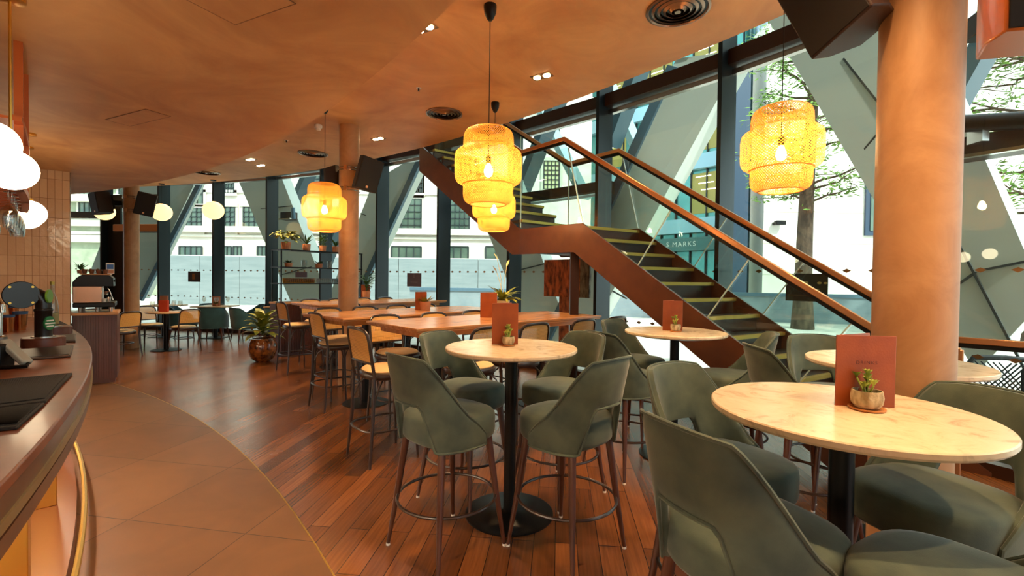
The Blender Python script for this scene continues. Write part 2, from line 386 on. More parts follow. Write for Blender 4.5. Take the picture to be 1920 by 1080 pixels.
# handrails
def rail(off,w):
    o1=SW*off; o2=UW*off
    pts=[]
    e=SA+SG*15.0+o1 if off else SA+SG*13.2+o1
    zr=SL-.16*12+.858
    pts=[V3(e,.02),V3(e,zr),V3(SA+SG*12+o1,zr),V3(SA-gd*.31+o1,SL+.858+.31*.667),V3(A2+o2,SL+1.05),V3(A2+ud*8+o2,SL+1.05+.16*8)]
    m=MB()
    for i in range(len(pts)-1):
        a,b=pts[i],pts[i+1]; d=(b-a).normalized()
        m.bar(a-d*.012,b+d*.012,.042,.05,up=(0,0,1) if i else (gd.x,gd.y,0))
    m.build('handrail',M_copper,st,M=ST,bevel=.006)
    m=MB()
    for i in range(1,len(pts)-1):
        a,b=pts[i]-Vector((0,0,.04)),pts[i+1]-Vector((0,0,.04)); m.bar(a,b,.022,.04)
    m.build('rail_channel',M_black,st,M=ST)
rail(0,0); rail(1,0)
def gpanel(lo,hi):
    # lo: two bottom points, hi: two top points (3-D)
    nrm=Vector((UW.x,UW.y,0)).normalized()*.012
    q=[lo[0],lo[1],hi[1],hi[0]]
    g=MB().hexa(q,[v+nrm for v in q]).build('glass_panel',M_stairglass,st,M=ST,smooth=False)
    MB().bar(lo[1]+(hi[1]-lo[1])*.0,hi[1],.014,.010,up=(gd.x,gd.y,0)).build('glass_edge',M_glassedge,g,M=ST,smooth=False)
def lowz(k): return SL-.16*k
for off in (0,1):
    o=SW*off
    js=[0,3.1,6.2,9.3,12.2]
    def gb(k): return V3(SA+SG*k+o,lowz(k)+.03)
    def gt(k):
        kk=min(k+1.55,12); return V3(SA+SG*kk+o,lowz(kk)+.83)
    for i in range(4):
        k0,k1=js[i],js[i+1]
        t0=gt(k0) if i else V3(SA-gd*.2+o,SL+.95)
        gpanel((gb(k0+.03),gb(k1-.03)),(t0+V3(SG*.03,0) ,gt(k1-.03) if i<3 else gt(12)))
    o2=UW*off
    gpanel((V3(A2+o2,SL+.03),V3(SA-SG*.05+o,SL+.03)),(V3(A2+o2,SL+1.0),V3(SA-gd*.25+o,SL+.95)))
    for j0,j1 in ((0.05,4),(4.05,8)):
        gpanel((V3(A2+ud*j1+o2,SL+.16*j1+.05),V3(A2+ud*j0+o2,SL+.16*j0+.05)),(V3(A2+ud*j1+o2,SL+.16*j1+1.0),V3(A2+ud*j0+o2,SL+.16*j0+1.0)))
# ---------------------------------------------------------------- tiled wall by the bar
def wall_tile_mat():
    m,N,K,b=node_mat('glazed_wall_tile',.22)
    tc=N.new('ShaderNodeTexCoord'); mp=N.new('ShaderNodeMapping'); mp.inputs['Rotation'].default_value=(PI/2,0,0)
    sx=N.new('ShaderNodeSeparateXYZ'); K.new(tc.outputs['Object'],sx.inputs[0]); cb=N.new('ShaderNodeCombineXYZ'); K.new(sx.outputs[0],cb.inputs[0]); K.new(sx.outputs[2],cb.inputs[1])
    br=N.new('ShaderNodeTexBrick'); br.offset=.0; br.inputs['Scale'].default_value=1; br.inputs['Brick Width'].default_value=.068; br.inputs['Row Height'].default_value=.24
    br.inputs['Mortar Size'].default_value=.0022; br.inputs['Color1'].default_value=L((214,170,128)); br.inputs['Color2'].default_value=L((200,154,112)); br.inputs['Mortar'].default_value=L((140,96,62))
    K.new(cb.outputs[0],br.inputs['Vector']); K.new(br.outputs['Color'],b.inputs['Base Color'])
    n=N.new('ShaderNodeTexNoise'); n.inputs['Scale'].default_value=14; n.inputs['Detail'].default_value=2; K.new(tc.outputs['Object'],n.inputs['Vector'])
    bp=N.new('ShaderNodeBump'); bp.inputs['Strength'].default_value=.6; bp.inputs['Distance'].default_value=.004; bp.invert=True; K.new(br.outputs['Fac'],bp.inputs['Height'])
    bp2=N.new('ShaderNodeBump'); bp2.inputs['Strength'].default_value=.25; bp2.inputs['Distance'].default_value=.02; K.new(n.outputs['Fac'],bp2.inputs['Height']); K.new(bp.outputs[0],bp2.inputs['Normal']); K.new(bp2.outputs[0],b.inputs['Normal'])
    return m
M_tile=wall_tile_mat()
We=Vector((-5.61,5.93)); wa=math.atan2(.61,.79)
tw=struct(MB().box(-3.6,0,0,.10,0,ZS).build('wall_tiled',M_tile,smooth=False)); tw.location=(We.x,We.y,0); tw.rotation_euler=(0,0,wa)
# ---------------------------------------------------------------- bar counter
B0,B1=math.radians(-2),math.radians(56.5)
def bar_top_mat():
    return mat('bar_top_wood',(132,72,42),.34,0,noise=((100,50,30),5,7,(1,1,1)),coat=.12)
bar=empty('bar_counter','long curved bar counter with polished wooden top and tiled front','bar counter',P(13.5,math.radians(40)))
BT=Matrix.Translation(-P(13.5,math.radians(40)))
MB().ring(13.0,RBAR,B0,B1,.965,1.0,80).build('countertop',bar_top_mat(),bar,bevel=.006,M=BT)
M_edge=mat('bar_edge_wood',(92,56,36),.28,.1,noise=((74,44,28),12,4,(1,1,1)),coat=.3)
MB().ring(13.9,RBAR-.004,B0,B1,.875,.964,80).build('edge_band',M_edge,bar,M=BT)
MB().ring(13.9,RBAR-.012,B0,B1,.865,.875,80).build('edge_groove',M_black,bar,M=BT)
MB().ring(13.95,RBAR+.002,B0,B1,.885,.912,80).build('gilded_strip',mat('gilded_strip',(170,150,104),.3,.7),bar,M=BT)
MB().ring(13.85,RBAR-.006,B0,B1,.82,.865,80).build('lower_band',M_edge,bar,M=BT)
def bar_front():
    m,N,K,b=node_mat('bar_front_tile',.25)
    tc=N.new('ShaderNodeTexCoord'); sx=N.new('ShaderNodeSeparateXYZ'); K.new(tc.outputs['Object'],sx.inputs[0])
    O=P(13.5,math.radians(40))
    an=math_n(N,K,'ARCTAN2',math_n(N,K,'ADD',sx.outputs[1],O.y-CY),math_n(N,K,'ADD',sx.outputs[0],O.x-CX)); al=math_n(N,K,'MULTIPLY',an,13.7)
    cb=N.new('ShaderNodeCombineXYZ'); K.new(al,cb.inputs[0]); K.new(sx.outputs[2],cb.inputs[1])
    br=N.new('ShaderNodeTexBrick'); br.offset=.0; br.inputs['Scale'].default_value=1; br.inputs['Brick Width'].default_value=.07; br.inputs['Row Height'].default_value=.24
    br.inputs['Mortar Size'].default_value=.0025; br.inputs['Color1'].default_value=L((232,218,198)); br.inputs['Color2'].default_value=L((218,202,180)); br.inputs['Mortar'].default_value=L((150,128,104))
    K.new(cb.outputs[0],br.inputs['Vector']); K.new(br.outputs['Color'],b.inputs['Base Color']); return m
MB().ring(13.1,13.74,B0,B1,.0,.82,80).build('tiled_front',bar_front(),bar,M=BT)
MB().ring(13.74,13.93,B0,B1,.0,.12,80).build('foot_plinth',mat('plinth_wood',(110,62,38),.35),bar,M=BT)
MB().ring(13.80,13.83,B0,B1,.812,.819,80).build('led_strip',mat('warm_led',(255,230,190),.4,emit=(1,.84,.62),estr=55),bar,M=BT)
MB().tube([P(13.965,B0+(B1-B0)*i/90,.145) for i in range(91)],.014,8).build('foot_rail',M_brassd,bar,M=BT)
for i in range(11):
    a=math.radians(52.4-i*4.8)
    t=Vector((-sin(a),cos(a),0)); r=Vector((cos(a),sin(a),0)); c=P(13.80,a)
    M=Matrix.Translation(c)@Matrix((r,t,Vector((0,0,1)))).transposed().to_4x4()
    MB().box(-.06,.045,-.03,.03,.12,.82,M).build('brass_post',M_brass,bar,bevel=.004,M=BT)
    MB().box(-.06,.02,.03,.10,.12,.82,M).build('side_pilaster',mat('pilaster_wood',(120,74,48),.4),bar,bevel=.004,M=BT)
# ============================================================ OUTSIDE
M_pave=mat('pale_paving',(206,200,190),.8,0,noise=((186,180,170),3,6,(1,1,1)))
def big(mb,name,m,label=None,cat=None,**k):
    o=mb.build(name,m,**k)
    if label: tag(o,label,cat)
    return o
pv=MB().ring(RG+.05,75,math.radians(-30),math.radians(150),-.3,-.02,60).build('ground_paving',M_pave,smooth=False); struct(pv)
# white clad diagonal members of the tower, one metre outside the glass
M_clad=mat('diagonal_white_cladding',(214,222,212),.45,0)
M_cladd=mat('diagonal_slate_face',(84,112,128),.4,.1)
M_joint=mat('cladding_joint',(70,76,74),.6)
RD=RG+1.0
def band(tl,tr,br,bl,name,m,parent=None,R=RD,depth=.35):
    f=[onr(*p,R) for p in (tl,tr,br,bl)]
    cdir=lambda v: Vector((v.x-CX,v.y-CY,0)).normalized()*depth
    return MB().hexa(f,[v+cdir(v) for v in f]).build(name,m,parent,smooth=False)
def strip_along(a,b,w,name,m,parent=None,R=RD,depth=.4):
    p,q=onr(*a,R),onr(*b,R); c=Vector(((p.x+q.x)/2-CX,(p.y+q.y)/2-CY,0)).normalized()
    return MB().bar(p,q,w,depth,up=c).build(name,m,parent,smooth=False)
diags=[]
def diag(quad,label,strips=(),joints=(),R=RD,m=M_clad):
    o=band(*quad,'diagonal_column',m,R=R); tag(o,label,'diagonal column','white diagonal columns outside the glass')
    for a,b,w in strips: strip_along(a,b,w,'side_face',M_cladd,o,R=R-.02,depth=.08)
    for a,b in joints: strip_along(a,b,.02,'panel_joint',M_joint,o,R=R-.01,depth=.03)
    return o
diag([(240,322),(375,322),(262,560),(150,560)],'pale diagonal column leaning right behind the door at the far left',[((386,322),(264,562),.14)],[((262,420),(330,440))])
diag([(430,300),(515,300),(632,600),(560,600)],'pale diagonal column leaning left behind the pot plant shelf',[],[((484,392),(549,386)),((528,515),(585,500))])
diag([(700,340),(792,285),(650,600),(600,600)],'pale diagonal column leaning right behind the shade with the warm bulb',[((794,286),(651,602),.15)],[((655,500),(720,440)),((676,400),(738,424))])
diag([(872,330),(960,330),(1062,610),(985,610)],'pale diagonal column behind the stair landing, leaning left',[],[((950,512),(1040,490))])
diag([(1268,110),(1397,92),(1097,640),(1031,640)],'broad white diagonal column leaning right behind the staircase handrails',[((1262,125),(1024,640),.16)],[((1222,105),(1297,98)),((1141,480),(1215,420)),((1120,530),(1175,560))])
diag([(1418,0),(1700,-40),(1960,560),(1830,700)],'broad white diagonal column seen either side of the nearest plaster column',[],[((1400,80),(1500,60)),((1480,105),(1440,112)),((1582,110),(1700,260)),((1604,300),(1660,235)),((1780,545),(1830,510)),((1786,435),(1920,690)),((1834,508),(1925,490))])
for a,b,w,lb in (((592,300),(538,420),.16,'dark slate brace between two pale diagonals left of the middle column'),((650,390),(600,520),.16,'dark slate brace low behind the middle column'),
   ((1062,150),(968,385),.17,'dark slate brace leaning right above the stair landing'),((1225,60),(1146,275),.17,'dark slate brace leaning right above the lower handrail corner'),
   ((1885,20),(1786,200),.17,'thick dark slate brace leaning right at the upper right corner')):
    tag(strip_along(a,b,w,'diagonal_brace',mat('brace_slate',(58,82,92),.4,.2),R=RD+.85),lb,'brace','dark braces outside the glass')
for a,b,w,lb in (((1008,190),(1098,370),.12,'pale thin brace crossing the dark brace above the stair landing'),((1130,130),(1228,350),.12,'pale thin brace crossing the dark brace beside the broad white diagonal')):
    tag(strip_along(a,b,w,'diagonal_brace',mat('brace_pale',(150,186,190),.4,.1),R=RD+1.35),lb,'brace','pale braces outside the glass')
# ring beam of the tower frame
M_beam=mat('ring_beam_dark',(52,40,34),.4,.2)
def pa(x): 
    v=onr(x,500,RD); return math.atan2(v.y-CY,v.x-CX)
for x0,x1,z,lb in ((60,235,3.05,'dark ring beam at the far left above the coffee machine'),(545,566,2.95,'short dark ring beam piece behind the woven shade'),(955,1160,2.88,'dark ring beam behind the glass of the stair landing'),(1786,2100,2.62,'dark ring beam at the right edge under the tree')):
    o=MB().ring(RD-.36,RD-.16,pa(x1),pa(x0),z,z+.20,12).build('ring_beam',M_beam); tag(o,lb,'beam','dark ring beams')
    MB().ring(RD-.42,RD-.36,pa(x1),pa(x0),z+.0,z+.03,12).build('beam_flange',M_steel,o)
# floodlight tubes on the beam and the small camera
p=onr(1845,230,RD-.55); 
fl=empty('floodlight','dark tube floodlight fixed on the ring beam at the upper right','light',p)
d=Vector((.75,-.6,-.12)).normalized()
m=MB().tube([-d*.24,d*.24],.075,16); m.build('housing',M_black,fl); MB().tube([d*.24,d*.25],.06,16).build('lens',M_steel,fl); MB().box(-.03,.03,-.02,.12,-.16,-.0).build('bracket',M_steel,fl)
p=onr(549,400,RD-.5); fl=empty('security_light','small grey blue tube light on the ring beam behind the left woven shade','light',p)
MB().tube([(0,0,.14),(.02,0,-.14)],.05,12).build('housing',mat('bluegrey_case',(96,130,150),.4),fl); MB().box(-.02,.02,0,.12,-.02,.02).build('bracket',M_black,fl)
# --- white classical building across the street
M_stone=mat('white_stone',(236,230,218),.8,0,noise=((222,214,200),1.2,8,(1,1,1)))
M_stone2=mat('darker_stone_trim',(206,200,186),.8)  # darker stone for surrounds, cornices and joints
M_win=mat('dark_window_glass',(66,86,80),.15,.2,noise=((110,128,112),.7,3,(1,1,1)))
M_wfr=mat('dark_window_frame',(44,54,54),.5)
M_blind=mat('cream_blind',(210,204,160),.7)
YB=27.0
def stone_building(Y,x0,x1,top_h,name,label,wins,m=M_stone,cornices=(),cat='building'):
    X0=ony(x0,500,Y).x; X1=ony(x1,500,Y).x
    b=empty(name,label,cat,((X0+X1)/2,Y,0)); BM=Matrix.Translation((-(X0+X1)/2,-Y,0))
    MB().box(X0,X1,Y,Y+6,-.3,top_h).build('wall',m,b,M=BM,smooth=False)
    for (a,t,c,d,nx,nz,kind) in wins:
        p=ony(a,t,Y); q=ony(c,d,Y); x_0,x_1=p.x,q.x; z1,z0=p.z,q.z
        w=MB().box(x_0-.18,x_1+.18,Y-.14,Y-.02,z0-.18,z0-.02)
        if kind!='p':
            w.box(x_0-.18,x_1+.18,Y-.14,Y-.02,z1,z1+.18).box(x_0-.18,x_0,Y-.10,Y-.02,z0,z1).box(x_1,x_1+.18,Y-.10,Y-.02,z0,z1)
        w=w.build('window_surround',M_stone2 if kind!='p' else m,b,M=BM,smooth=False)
        MB().box(x_0,x_1,Y-.06,Y-.03,z0,z1).build('pane',M_win if kind!='w' else M_blind,w,M=BM,smooth=False)
        g=MB(); th=.05
        for i in range(nx+1):
            x=x_0+(x_1-x_0)*i/nx; tt=th*(1.6 if i in(0,nx) else 1); g.box(x-tt/2,x+tt/2,Y-.11,Y-.05,z0,z1)
        for i in range(nz+1):
            z=z0+(z1-z0)*i/nz; g.box(x_0,x_1,Y-.11,Y-.05,z-th/2,z+th/2)
        g.build('glazing_bars',M_wfr,w,M=BM,smooth=False)
    for y,hh,dd in cornices:
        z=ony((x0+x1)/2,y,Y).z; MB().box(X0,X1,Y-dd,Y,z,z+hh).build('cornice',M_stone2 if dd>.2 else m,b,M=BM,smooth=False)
    return b
W=[]
for (a,c) in ((340,380),(423,442),(741,790),(845,880),(458,498),(600,640),(531,545)):
    W.append((a,388 if c<700 else 372,c,435,4 if c-a>30 else 2,5,'d'))
for (a,c) in ((338,380),(419,435),(439,454),(484,500),(735,790),(824,878),(911,948),(590,630)):
    W.append((a,462,c,487,4 if c-a>40 else 2,1,'p'))
for (a,c) in ((424,440),(566,600),(779,792),(528,545)): W.append((a,318,c,362,3,5,'d'))
W+= [(1020,302,1048,355,4,6,'w'),(1020,235,1048,270,4,3,'d'),(1000,420,1020,455,2,2,'d')]
W+= [(752,325,790,366,3,2,'n'),(350,345,382,384,3,2,'n')]
stone_building(YB,322,1106,16,'stone_building','white classical stone building across the street behind the far windows',W,cornices=((440,.35,.35),(448,.12,.15),(365,.15,.10),(200,.5,.5),(150,.4,.7)))
W=[(150,340,178,400,3,3,'d'),(225,350,240,395,2,3,'d')]
M_stone3=mat('greenish_old_stone',(168,176,150),.8,0,noise=((140,150,126),1.5,8,(1,1,1)))
stone_building(33.,60,316,17,'old_stone_building','old greenish stone building with heavy cornices seen above the coffee machine',W,m=M_stone3,cornices=((380,.5,.6),(425,.4,.4),(440,.2,.3),(352,.3,.3),(455,.5,.4)))
ob=[o for o in COL.objects if o.name.startswith('old_stone') or o.name=='stone_building.001' or (o.get('label') or '').startswith('old greenish')][0]
MB().box(-25.2-ob.location.x,-22.3-ob.location.x,32.2-ob.location.y,33-ob.location.y,3.1,3.9).build('shop_awning',mat('pink_awning',(170,70,130),.6),ob)
# hoarding of pale blue panels along the street
M_hoard=mat('shade_toned_hoarding',(128,140,142),.75,0,noise=((142,152,153),.8,6,(1,1,8)))  # darkened base colour stands in for the tower's shade
YH=23.5; X0=ony(300,500,YH).x; X1=ony(1120,500,YH).x
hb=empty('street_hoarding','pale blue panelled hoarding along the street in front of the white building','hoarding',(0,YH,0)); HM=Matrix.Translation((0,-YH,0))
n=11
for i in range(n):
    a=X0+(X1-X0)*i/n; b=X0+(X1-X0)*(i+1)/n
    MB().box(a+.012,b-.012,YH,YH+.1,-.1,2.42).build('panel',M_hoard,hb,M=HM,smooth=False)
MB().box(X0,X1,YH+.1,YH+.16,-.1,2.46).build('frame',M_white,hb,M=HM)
# low planter wall with a slate cap
M_lw=mat('low_wall_render',(140,152,156),.85,0,noise=((126,140,146),2,6,(1,1,1)))
pts=[(-4.35,19.9),(4.25,18.9),(14.5,16.0)]
lw=empty('low_wall','long low rendered wall with dark slate cap outside','wall',(4.25,18.9,0)); LM=Matrix.Translation((-4.25,-18.9,0))
for nm,e,z0,z1,mm in (('wall_body',0,-.1,.93,M_lw),('wall_cap',.06,.93,1.05,mat('slate_cap',(86,112,128),.5))):
    m=MB(); rs=[]
    for i,p in enumerate(pts):
        rs.append([Vector((p[0],p[1]-e,z0)),Vector((p[0],p[1]+.4+e,z0)),Vector((p[0],p[1]+.4+e,z1)),Vector((p[0],p[1]-e,z1))])
    m.loft(rs).build(nm,mm,lw,M=LM,smooth=False)
# --- teal glass office building, with bands and lit floors
M_teal=mat('teal_curtain_wall',(70,140,140),.12,.3,noise=((96,170,166),.5,2,(1,1,1)))
M_spand=mat('pale_spandrel',(150,190,206),.35,.1)
M_lit=mat('lit_office_floor',(120,110,50),.6,emit=(.55,.50,.16),estr=.35)
M_tube=mat('office_strip_light',(255,240,200),.5,emit=(1,.92,.7),estr=5)
G0=Vector((4.9,30)); G1=Vector((11.2,23.0)); gdx=(G1-G0).normalized(); gn=Vector((-gdx.y,gdx.x))
if gn.dot(G0)>0: gn=-gn   # towards us
gb=empty('glass_office','teal glass office building with pale bands and lit ceilings behind the staircase','building',(G0.x,G0.y,0)); GM=Matrix.Translation((-G0.x,-G0.y,0))
gl=(G1-G0).length
def gq(s0,s1,z0,z1,d0,d1):
    q=[G0+gdx*s0+gn*d0,G0+gdx*s1+gn*d0,G0+gdx*s1+gn*d1,G0+gdx*s0+gn*d1]
    return [V3(v,z0) for v in q],[V3(v,z1) for v in q]
MB().hexa(*gq(0,gl,0,19,-6,0)).build('curtain_wall',M_teal,gb,M=GM,smooth=False)
for i in range(5):
    z=4.0+i*3.3
    MB().hexa(*gq(0,gl,z,z+.75,0,.35)).build('spandrel_band',M_spand,gb,M=GM,smooth=False)
    for j in range(3):
        s=1.1+j*2.9
        w=MB().hexa(*gq(s,s+1.6,z+1.0,z+3.1,0,.04)).build('lit_window',M_lit,gb,M=GM,smooth=False)
        m=MB()
        for q in range(3): m.hexa(*gq(s+.2+q*.15,s+1.0+q*.15,z+2.9-q*.35,z+2.94-q*.35,.04,.06))
        m.build('strip_light',M_tube,w,M=GM,smooth=False)
    m=MB()
for j in range(12):
    s=gl*j/11.; m.hexa(*gq(s-.03,s+.03,0,19,0,.12))
m.build('mullions',M_metal,gb,M=GM,smooth=False)
sg=MB().hexa(*gq(4.7,8.6,3.05,3.75,.3,.4)).build('sign_band',mat('sign_band_teal',(70,112,112),.4),gb,M=GM,smooth=False)
p=V3(G0+gdx*6.5+gn*.42,3.4)
to=text('S MARKS',"sign_lettering",.36,M_white,facing((gn.x,gn.y,0),loc=p),sp=1.25); to.data.transform(GM); to.parent=sg
cl=MB().lathe([(.75,0),(.75,19)],(0,0,0),32).build('round_steel_column',mat('steel_column',(150,164,176),.25,.8)); cl.location=(12.3,22.9,0); tag(cl,'tall round steel column at the corner of the teal office','column')
o=MB().box(0,.9,0,1.2,0,12).build('dark_pier',mat('navy_pier',(46,66,88),.4)); o.location=(9.6,20.9,0); tag(o,'dark blue pier left of the blank white wall','pier')
# blank white building on the right
X0=ony(1432,400,21).x; X1=26
wb=empty('white_building','blank white building with stone joints and a tree in front','building',((X0+X1)/2,21,0)); WM=Matrix.Translation((-(X0+X1)/2,-21,0))
MB().box(X0,X1,21,22.2,-.1,13).build('wall',mat('white_render',(232,226,214),.85,0,noise=((218,212,200),.8,8,(1,1,1))),wb,M=WM,smooth=False)
m=MB()
for z in (1.8,3.2,4.6,6.0,7.4): m.box(X0,X1,20.985,21,z,z+.025)
m.build('stone_joints',M_stone2,wb,M=WM,smooth=False)
p=ony(1622,330,21); w=MB().box(p.x,p.x+2.4,20.9,20.98,3.6,6.4).build('window_frame',mat('navy_pier',(46,66,88),.4),wb,M=WM,smooth=False)
MB().box(p.x+.2,p.x+2.2,20.86,20.92,3.8,6.2).build('pane',M_win,w,M=WM,smooth=False)
p=ony(1450,420,21); cm=empty('security_camera','small dark security camera on the blank white wall','camera',(p.x,20.99,p.z))
MB().box(-.06,.06,-.12,0,-.06,.06).build('bracket',M_black,cm); MB().box(-.05,.38,-.34,-.12,-.07,.12).build('housing',M_black,cm,bevel=.02)
# green hedge bank and far block at the upper right
hg=MB().box(24,60,30,40,0,11.5).build('far_block',mat('far_green_glass',(60,110,90),.3,.1,noise=((90,140,110),.4,5,(1,1,6)))); tag(hg,'green glass block behind the tree at the right edge','building')
# --- trees
M_bark=mat('bark',(92,74,56),.9,0,noise=((62,48,36),9,6,(1,1,.3)),bump=.9,bscale=30)
def leafcloud(pts,n,r,size,rnd):
    m=MB()
    for i in range(n):
        c=rnd.choice(pts)+Vector((rnd.gauss(0,r),rnd.gauss(0,r),rnd.gauss(0,r*.5)))
        d=Vector((rnd.uniform(-1,1),rnd.uniform(-1,1),rnd.uniform(-.8,.3))).normalized(); u=d.orthogonal().normalized()
        l=size*rnd.uniform(.6,1.4); w=l*.18
        m.add([c,c+d*l*.5+u*w,c+d*l,c+d*l*.5-u*w],[(0,1,2,3)])
    return m
def tree(x,y,h,r0,label,seed,nb,zb,leafn,spread):
    rnd=random.Random(seed); t=empty('street_tree',label,'tree',(x,y,-.02))
    pts=[];rr=[]
    for i in range(9):
        s=i/8; pts.append(Vector((.12*sin(3*s+seed)+.25*s,.1*cos(4*s),h*s))); rr.append(r0*(1.25 if i==0 else 1)*(1-.62*s))
    MB().tube(pts,rr,12).build('trunk',M_bark,t)
    m=MB(); tips=[]
    for i in range(nb):
        z=zb+(h-zb)*rnd.random()**1.1; s=z/h; a=rnd.uniform(0,2*PI); b=Vector((.12*sin(3*s+seed)+.25*s,.1*cos(4*s),z)); l=spread*rnd.uniform(.55,1.)*(1-.35*s)
        q=[b]; dz=rnd.uniform(.0,.35)
        for j in range(1,6):
            q.append(b+Vector((cos(a+.12*j*rnd.uniform(-1,1))*l*j/5,sin(a)*l*j/5,dz*l*j/5+rnd.uniform(-.06,.06))))
            if j>1: tips.append(q[-1])
        m.tube(q,[.045*(1-.16*j) for j in range(6)],5)
        for j in (2,3,4,5):
            e=q[j]+Vector((rnd.uniform(-.6,.6),rnd.uniform(-.6,.6),rnd.uniform(-.1,.4))); m.tube([q[j],e],[.014,.005],4); tips.append(e)
    m.build('branches',M_bark,t)
    leafcloud(tips+pts[3:6],leafn,.17,.19,rnd).build('leaves',mat('fresh_tree_leaf',(84,124,36),.6,0,noise=((120,156,60),2,3,(1,1,1))),t,smooth=False)
p=onz(1507,616); tree(p.x,p.y,10.5,.27,'street tree with pruned trunk seen through the stair handrails',3,48,3.9,5200,2.7)
tree(13.4,11.9,9.,.24,'street tree whose branches fill the upper right corner',8,60,3.0,6500,3.2)
# --- outdoor cafe chairs by the window
M_net=mat('black_woven_plastic',(28,32,34),.5)
def cafe_chair():
    t=empty('outdoor_chair','','chair')
    m=MB()
    for i in range(13):
        for s in (1,-1):
            x0=-.22+.44*i/12; x1=x0+s*.28
            pts=[]
            for j in range(9):
                x=x0+s*.26*j/8; z=.50+.33*j/8
                if abs(x)<=.225: pts.append(Vector((x,.21+.02*j/8+.03*(1-(x/.22)**2),z)))
            if len(pts)>1: m.tube(pts,.006,4)
    m.build('backrest_net',M_net,t)
    m=MB(); fr=[Vector((-.23,.22,.47)),Vector((-.235,.24,.78)),Vector((-.20,.25,.86)),Vector((0,.27,.875)),Vector((.20,.25,.86)),Vector((.235,.24,.78)),Vector((.23,.22,.47))]
    m.tube(fr,.024,8).tube([fr[0],Vector((0,.25,.45)),fr[-1]],.03,6); m.build('back_frame',M_net,t)
    MB().box(-.23,.23,-.23,.22,.43,.46).build('seat',M_net,t,bevel=.012)
    for sx in (-1,1):
        for sy in (-1,1): MB().tube([(sx*.20,sy*.19,.44),(sx*.24,sy*.24,0)],.013,6).build('leg',M_black,t)
    return t
cc=cafe_chair()
q=onr(1858,640,RG+.75); place(cc,(q.x,q.y,-.02),PI+.3-.75,'black net-backed outdoor chair outside the glass behind the rail end','outdoor chairs')
q=onr(1938,650,RG+.8); place(cc,(q.x+.12,q.y-.1,-.02),PI+.1-.8,'black net-backed outdoor chair cut by the right edge of the picture','outdoor chairs')
# posters and panels on the glass
def poster(x0,y0,x1,y1,m,label,cat='poster',name='window_poster',R=RG-.06):
    a=onr(x0,y1,R); b=onr(x1,y1,R); zt=onr((x0+x1)/2,y0,R).z; zb=onr((x0+x1)/2,y1,R).z
    t=(b-a); t.z=0; n=Vector((t.y,-t.x,0)).normalized()*.006
    q=[Vector((a.x,a.y,zb)),Vector((b.x,b.y,zb)),Vector((b.x,b.y,zt)),Vector((a.x,a.y,zt))]
    return tag(MB().hexa(q,[v+n for v in q]).build(name,m,smooth=False),label,cat),q,n
M_post=mat('dark_poster',(60,52,52),.35); M_postp=mat('purple_poster',(96,92,116),.4); M_boardm=mat('menu_board',(46,50,48),.25)
o,q,n=poster(353,509,376,528.5,M_post,'small dark poster with a warm picture on the window left of the tub chairs')
c=(q[0]+q[2])/2; MB().box(-.05,.05,-.012,-.008,-.07,.08).build('picture',mat('warm_print',(150,96,60),.5),o,M=Matrix.Translation(c))
poster(554,510,576,520,M_postp,'small purple poster on the window behind the glass shelf')
o,q,n=poster(763.5,512,790,537.5,M_postp,'square purple grey poster on the window behind the wooden tables')
c=(q[0]+q[2])/2; tt=(q[1]-q[0]).normalized(); M=facing((n.x,n.y,0),loc=c+n*1.2)
MB().box(-.12,.12,-.03,-.025,0,.002,M).box(-.10,.10,-.05,-.045,0,.002,M).box(-.006,.006,.04,.11,0,.002,M).build('print',mat('grey_print',(150,150,165),.5),o)
o,q,n=poster(1473,513,1552,565,M_boardm,'dark menu board with pictures of dishes on the window by the tree','menu board','menu_board')
c=(q[0]+q[2])/2; M=facing((n.x,n.y,0),loc=c+n*1.2); wv=(q[1]-q[0]).length/2
m=MB()
for x,y,r in ((-.45,.45,.09),(.0,.42,.09),(.62,.40,.08),(.9,.40,.07),(.35,-.2,.06),(.55,-.2,.06)):
    m.lathe([(r*wv*1.2,0),(r*wv*1.2,.004),(r*.7*wv,.006)],(0,0,0),14) if False else m.loft([[M@Vector((x*wv+r*wv*1.3*cos(2*PI*j/14)*(1 if z<.003 else .8),y*wv*.6+r*wv*.8*sin(2*PI*j/14),z)) for j in range(14)] for z in (0,.002,.004)])
m.build('dish_pictures',mat('dish_print',(176,170,110),.5),o)
MB().box(-.9*wv,.8*wv,-.42*wv,-.405*wv,0,.002,M).build('rule_line',M_diam,o)
# rusty and grey window reflection, built as panels on a slim stand
M_reflr=mat('rusty_reflection',(190,104,58),.8,0,noise=((92,50,30),22,9,(1,1,.35))); M_reflg=mat('grey_reflection',(120,116,96),.8,0,noise=((46,44,38),22,9,(1,1,.35)))
rp=empty('reflection_panel','rusty reflection in the glass, built as a panel behind the landing post','panel'); 
R_=RG-.5
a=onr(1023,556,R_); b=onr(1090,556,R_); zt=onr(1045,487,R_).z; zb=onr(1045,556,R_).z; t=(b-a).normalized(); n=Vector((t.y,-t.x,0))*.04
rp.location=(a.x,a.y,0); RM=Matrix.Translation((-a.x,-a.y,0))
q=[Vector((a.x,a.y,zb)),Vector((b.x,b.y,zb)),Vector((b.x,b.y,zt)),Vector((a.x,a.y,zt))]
MB().hexa(q,[v+n for v in q]).build('board',M_reflr,rp,M=RM,smooth=False)
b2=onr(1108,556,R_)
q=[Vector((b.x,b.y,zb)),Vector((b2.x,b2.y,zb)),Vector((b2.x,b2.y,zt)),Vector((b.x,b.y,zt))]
MB().hexa(q,[v+n for v in q]).build('grey_board',M_reflg,rp,M=RM,smooth=False)['label']='grey part of the built reflection'
c=onr(1058,560,R_); MB().box(c.x-.07,c.x+.07,c.y-.03,c.y+.03,0,zb+.05).build('stand',M_reflr,rp,M=RM)
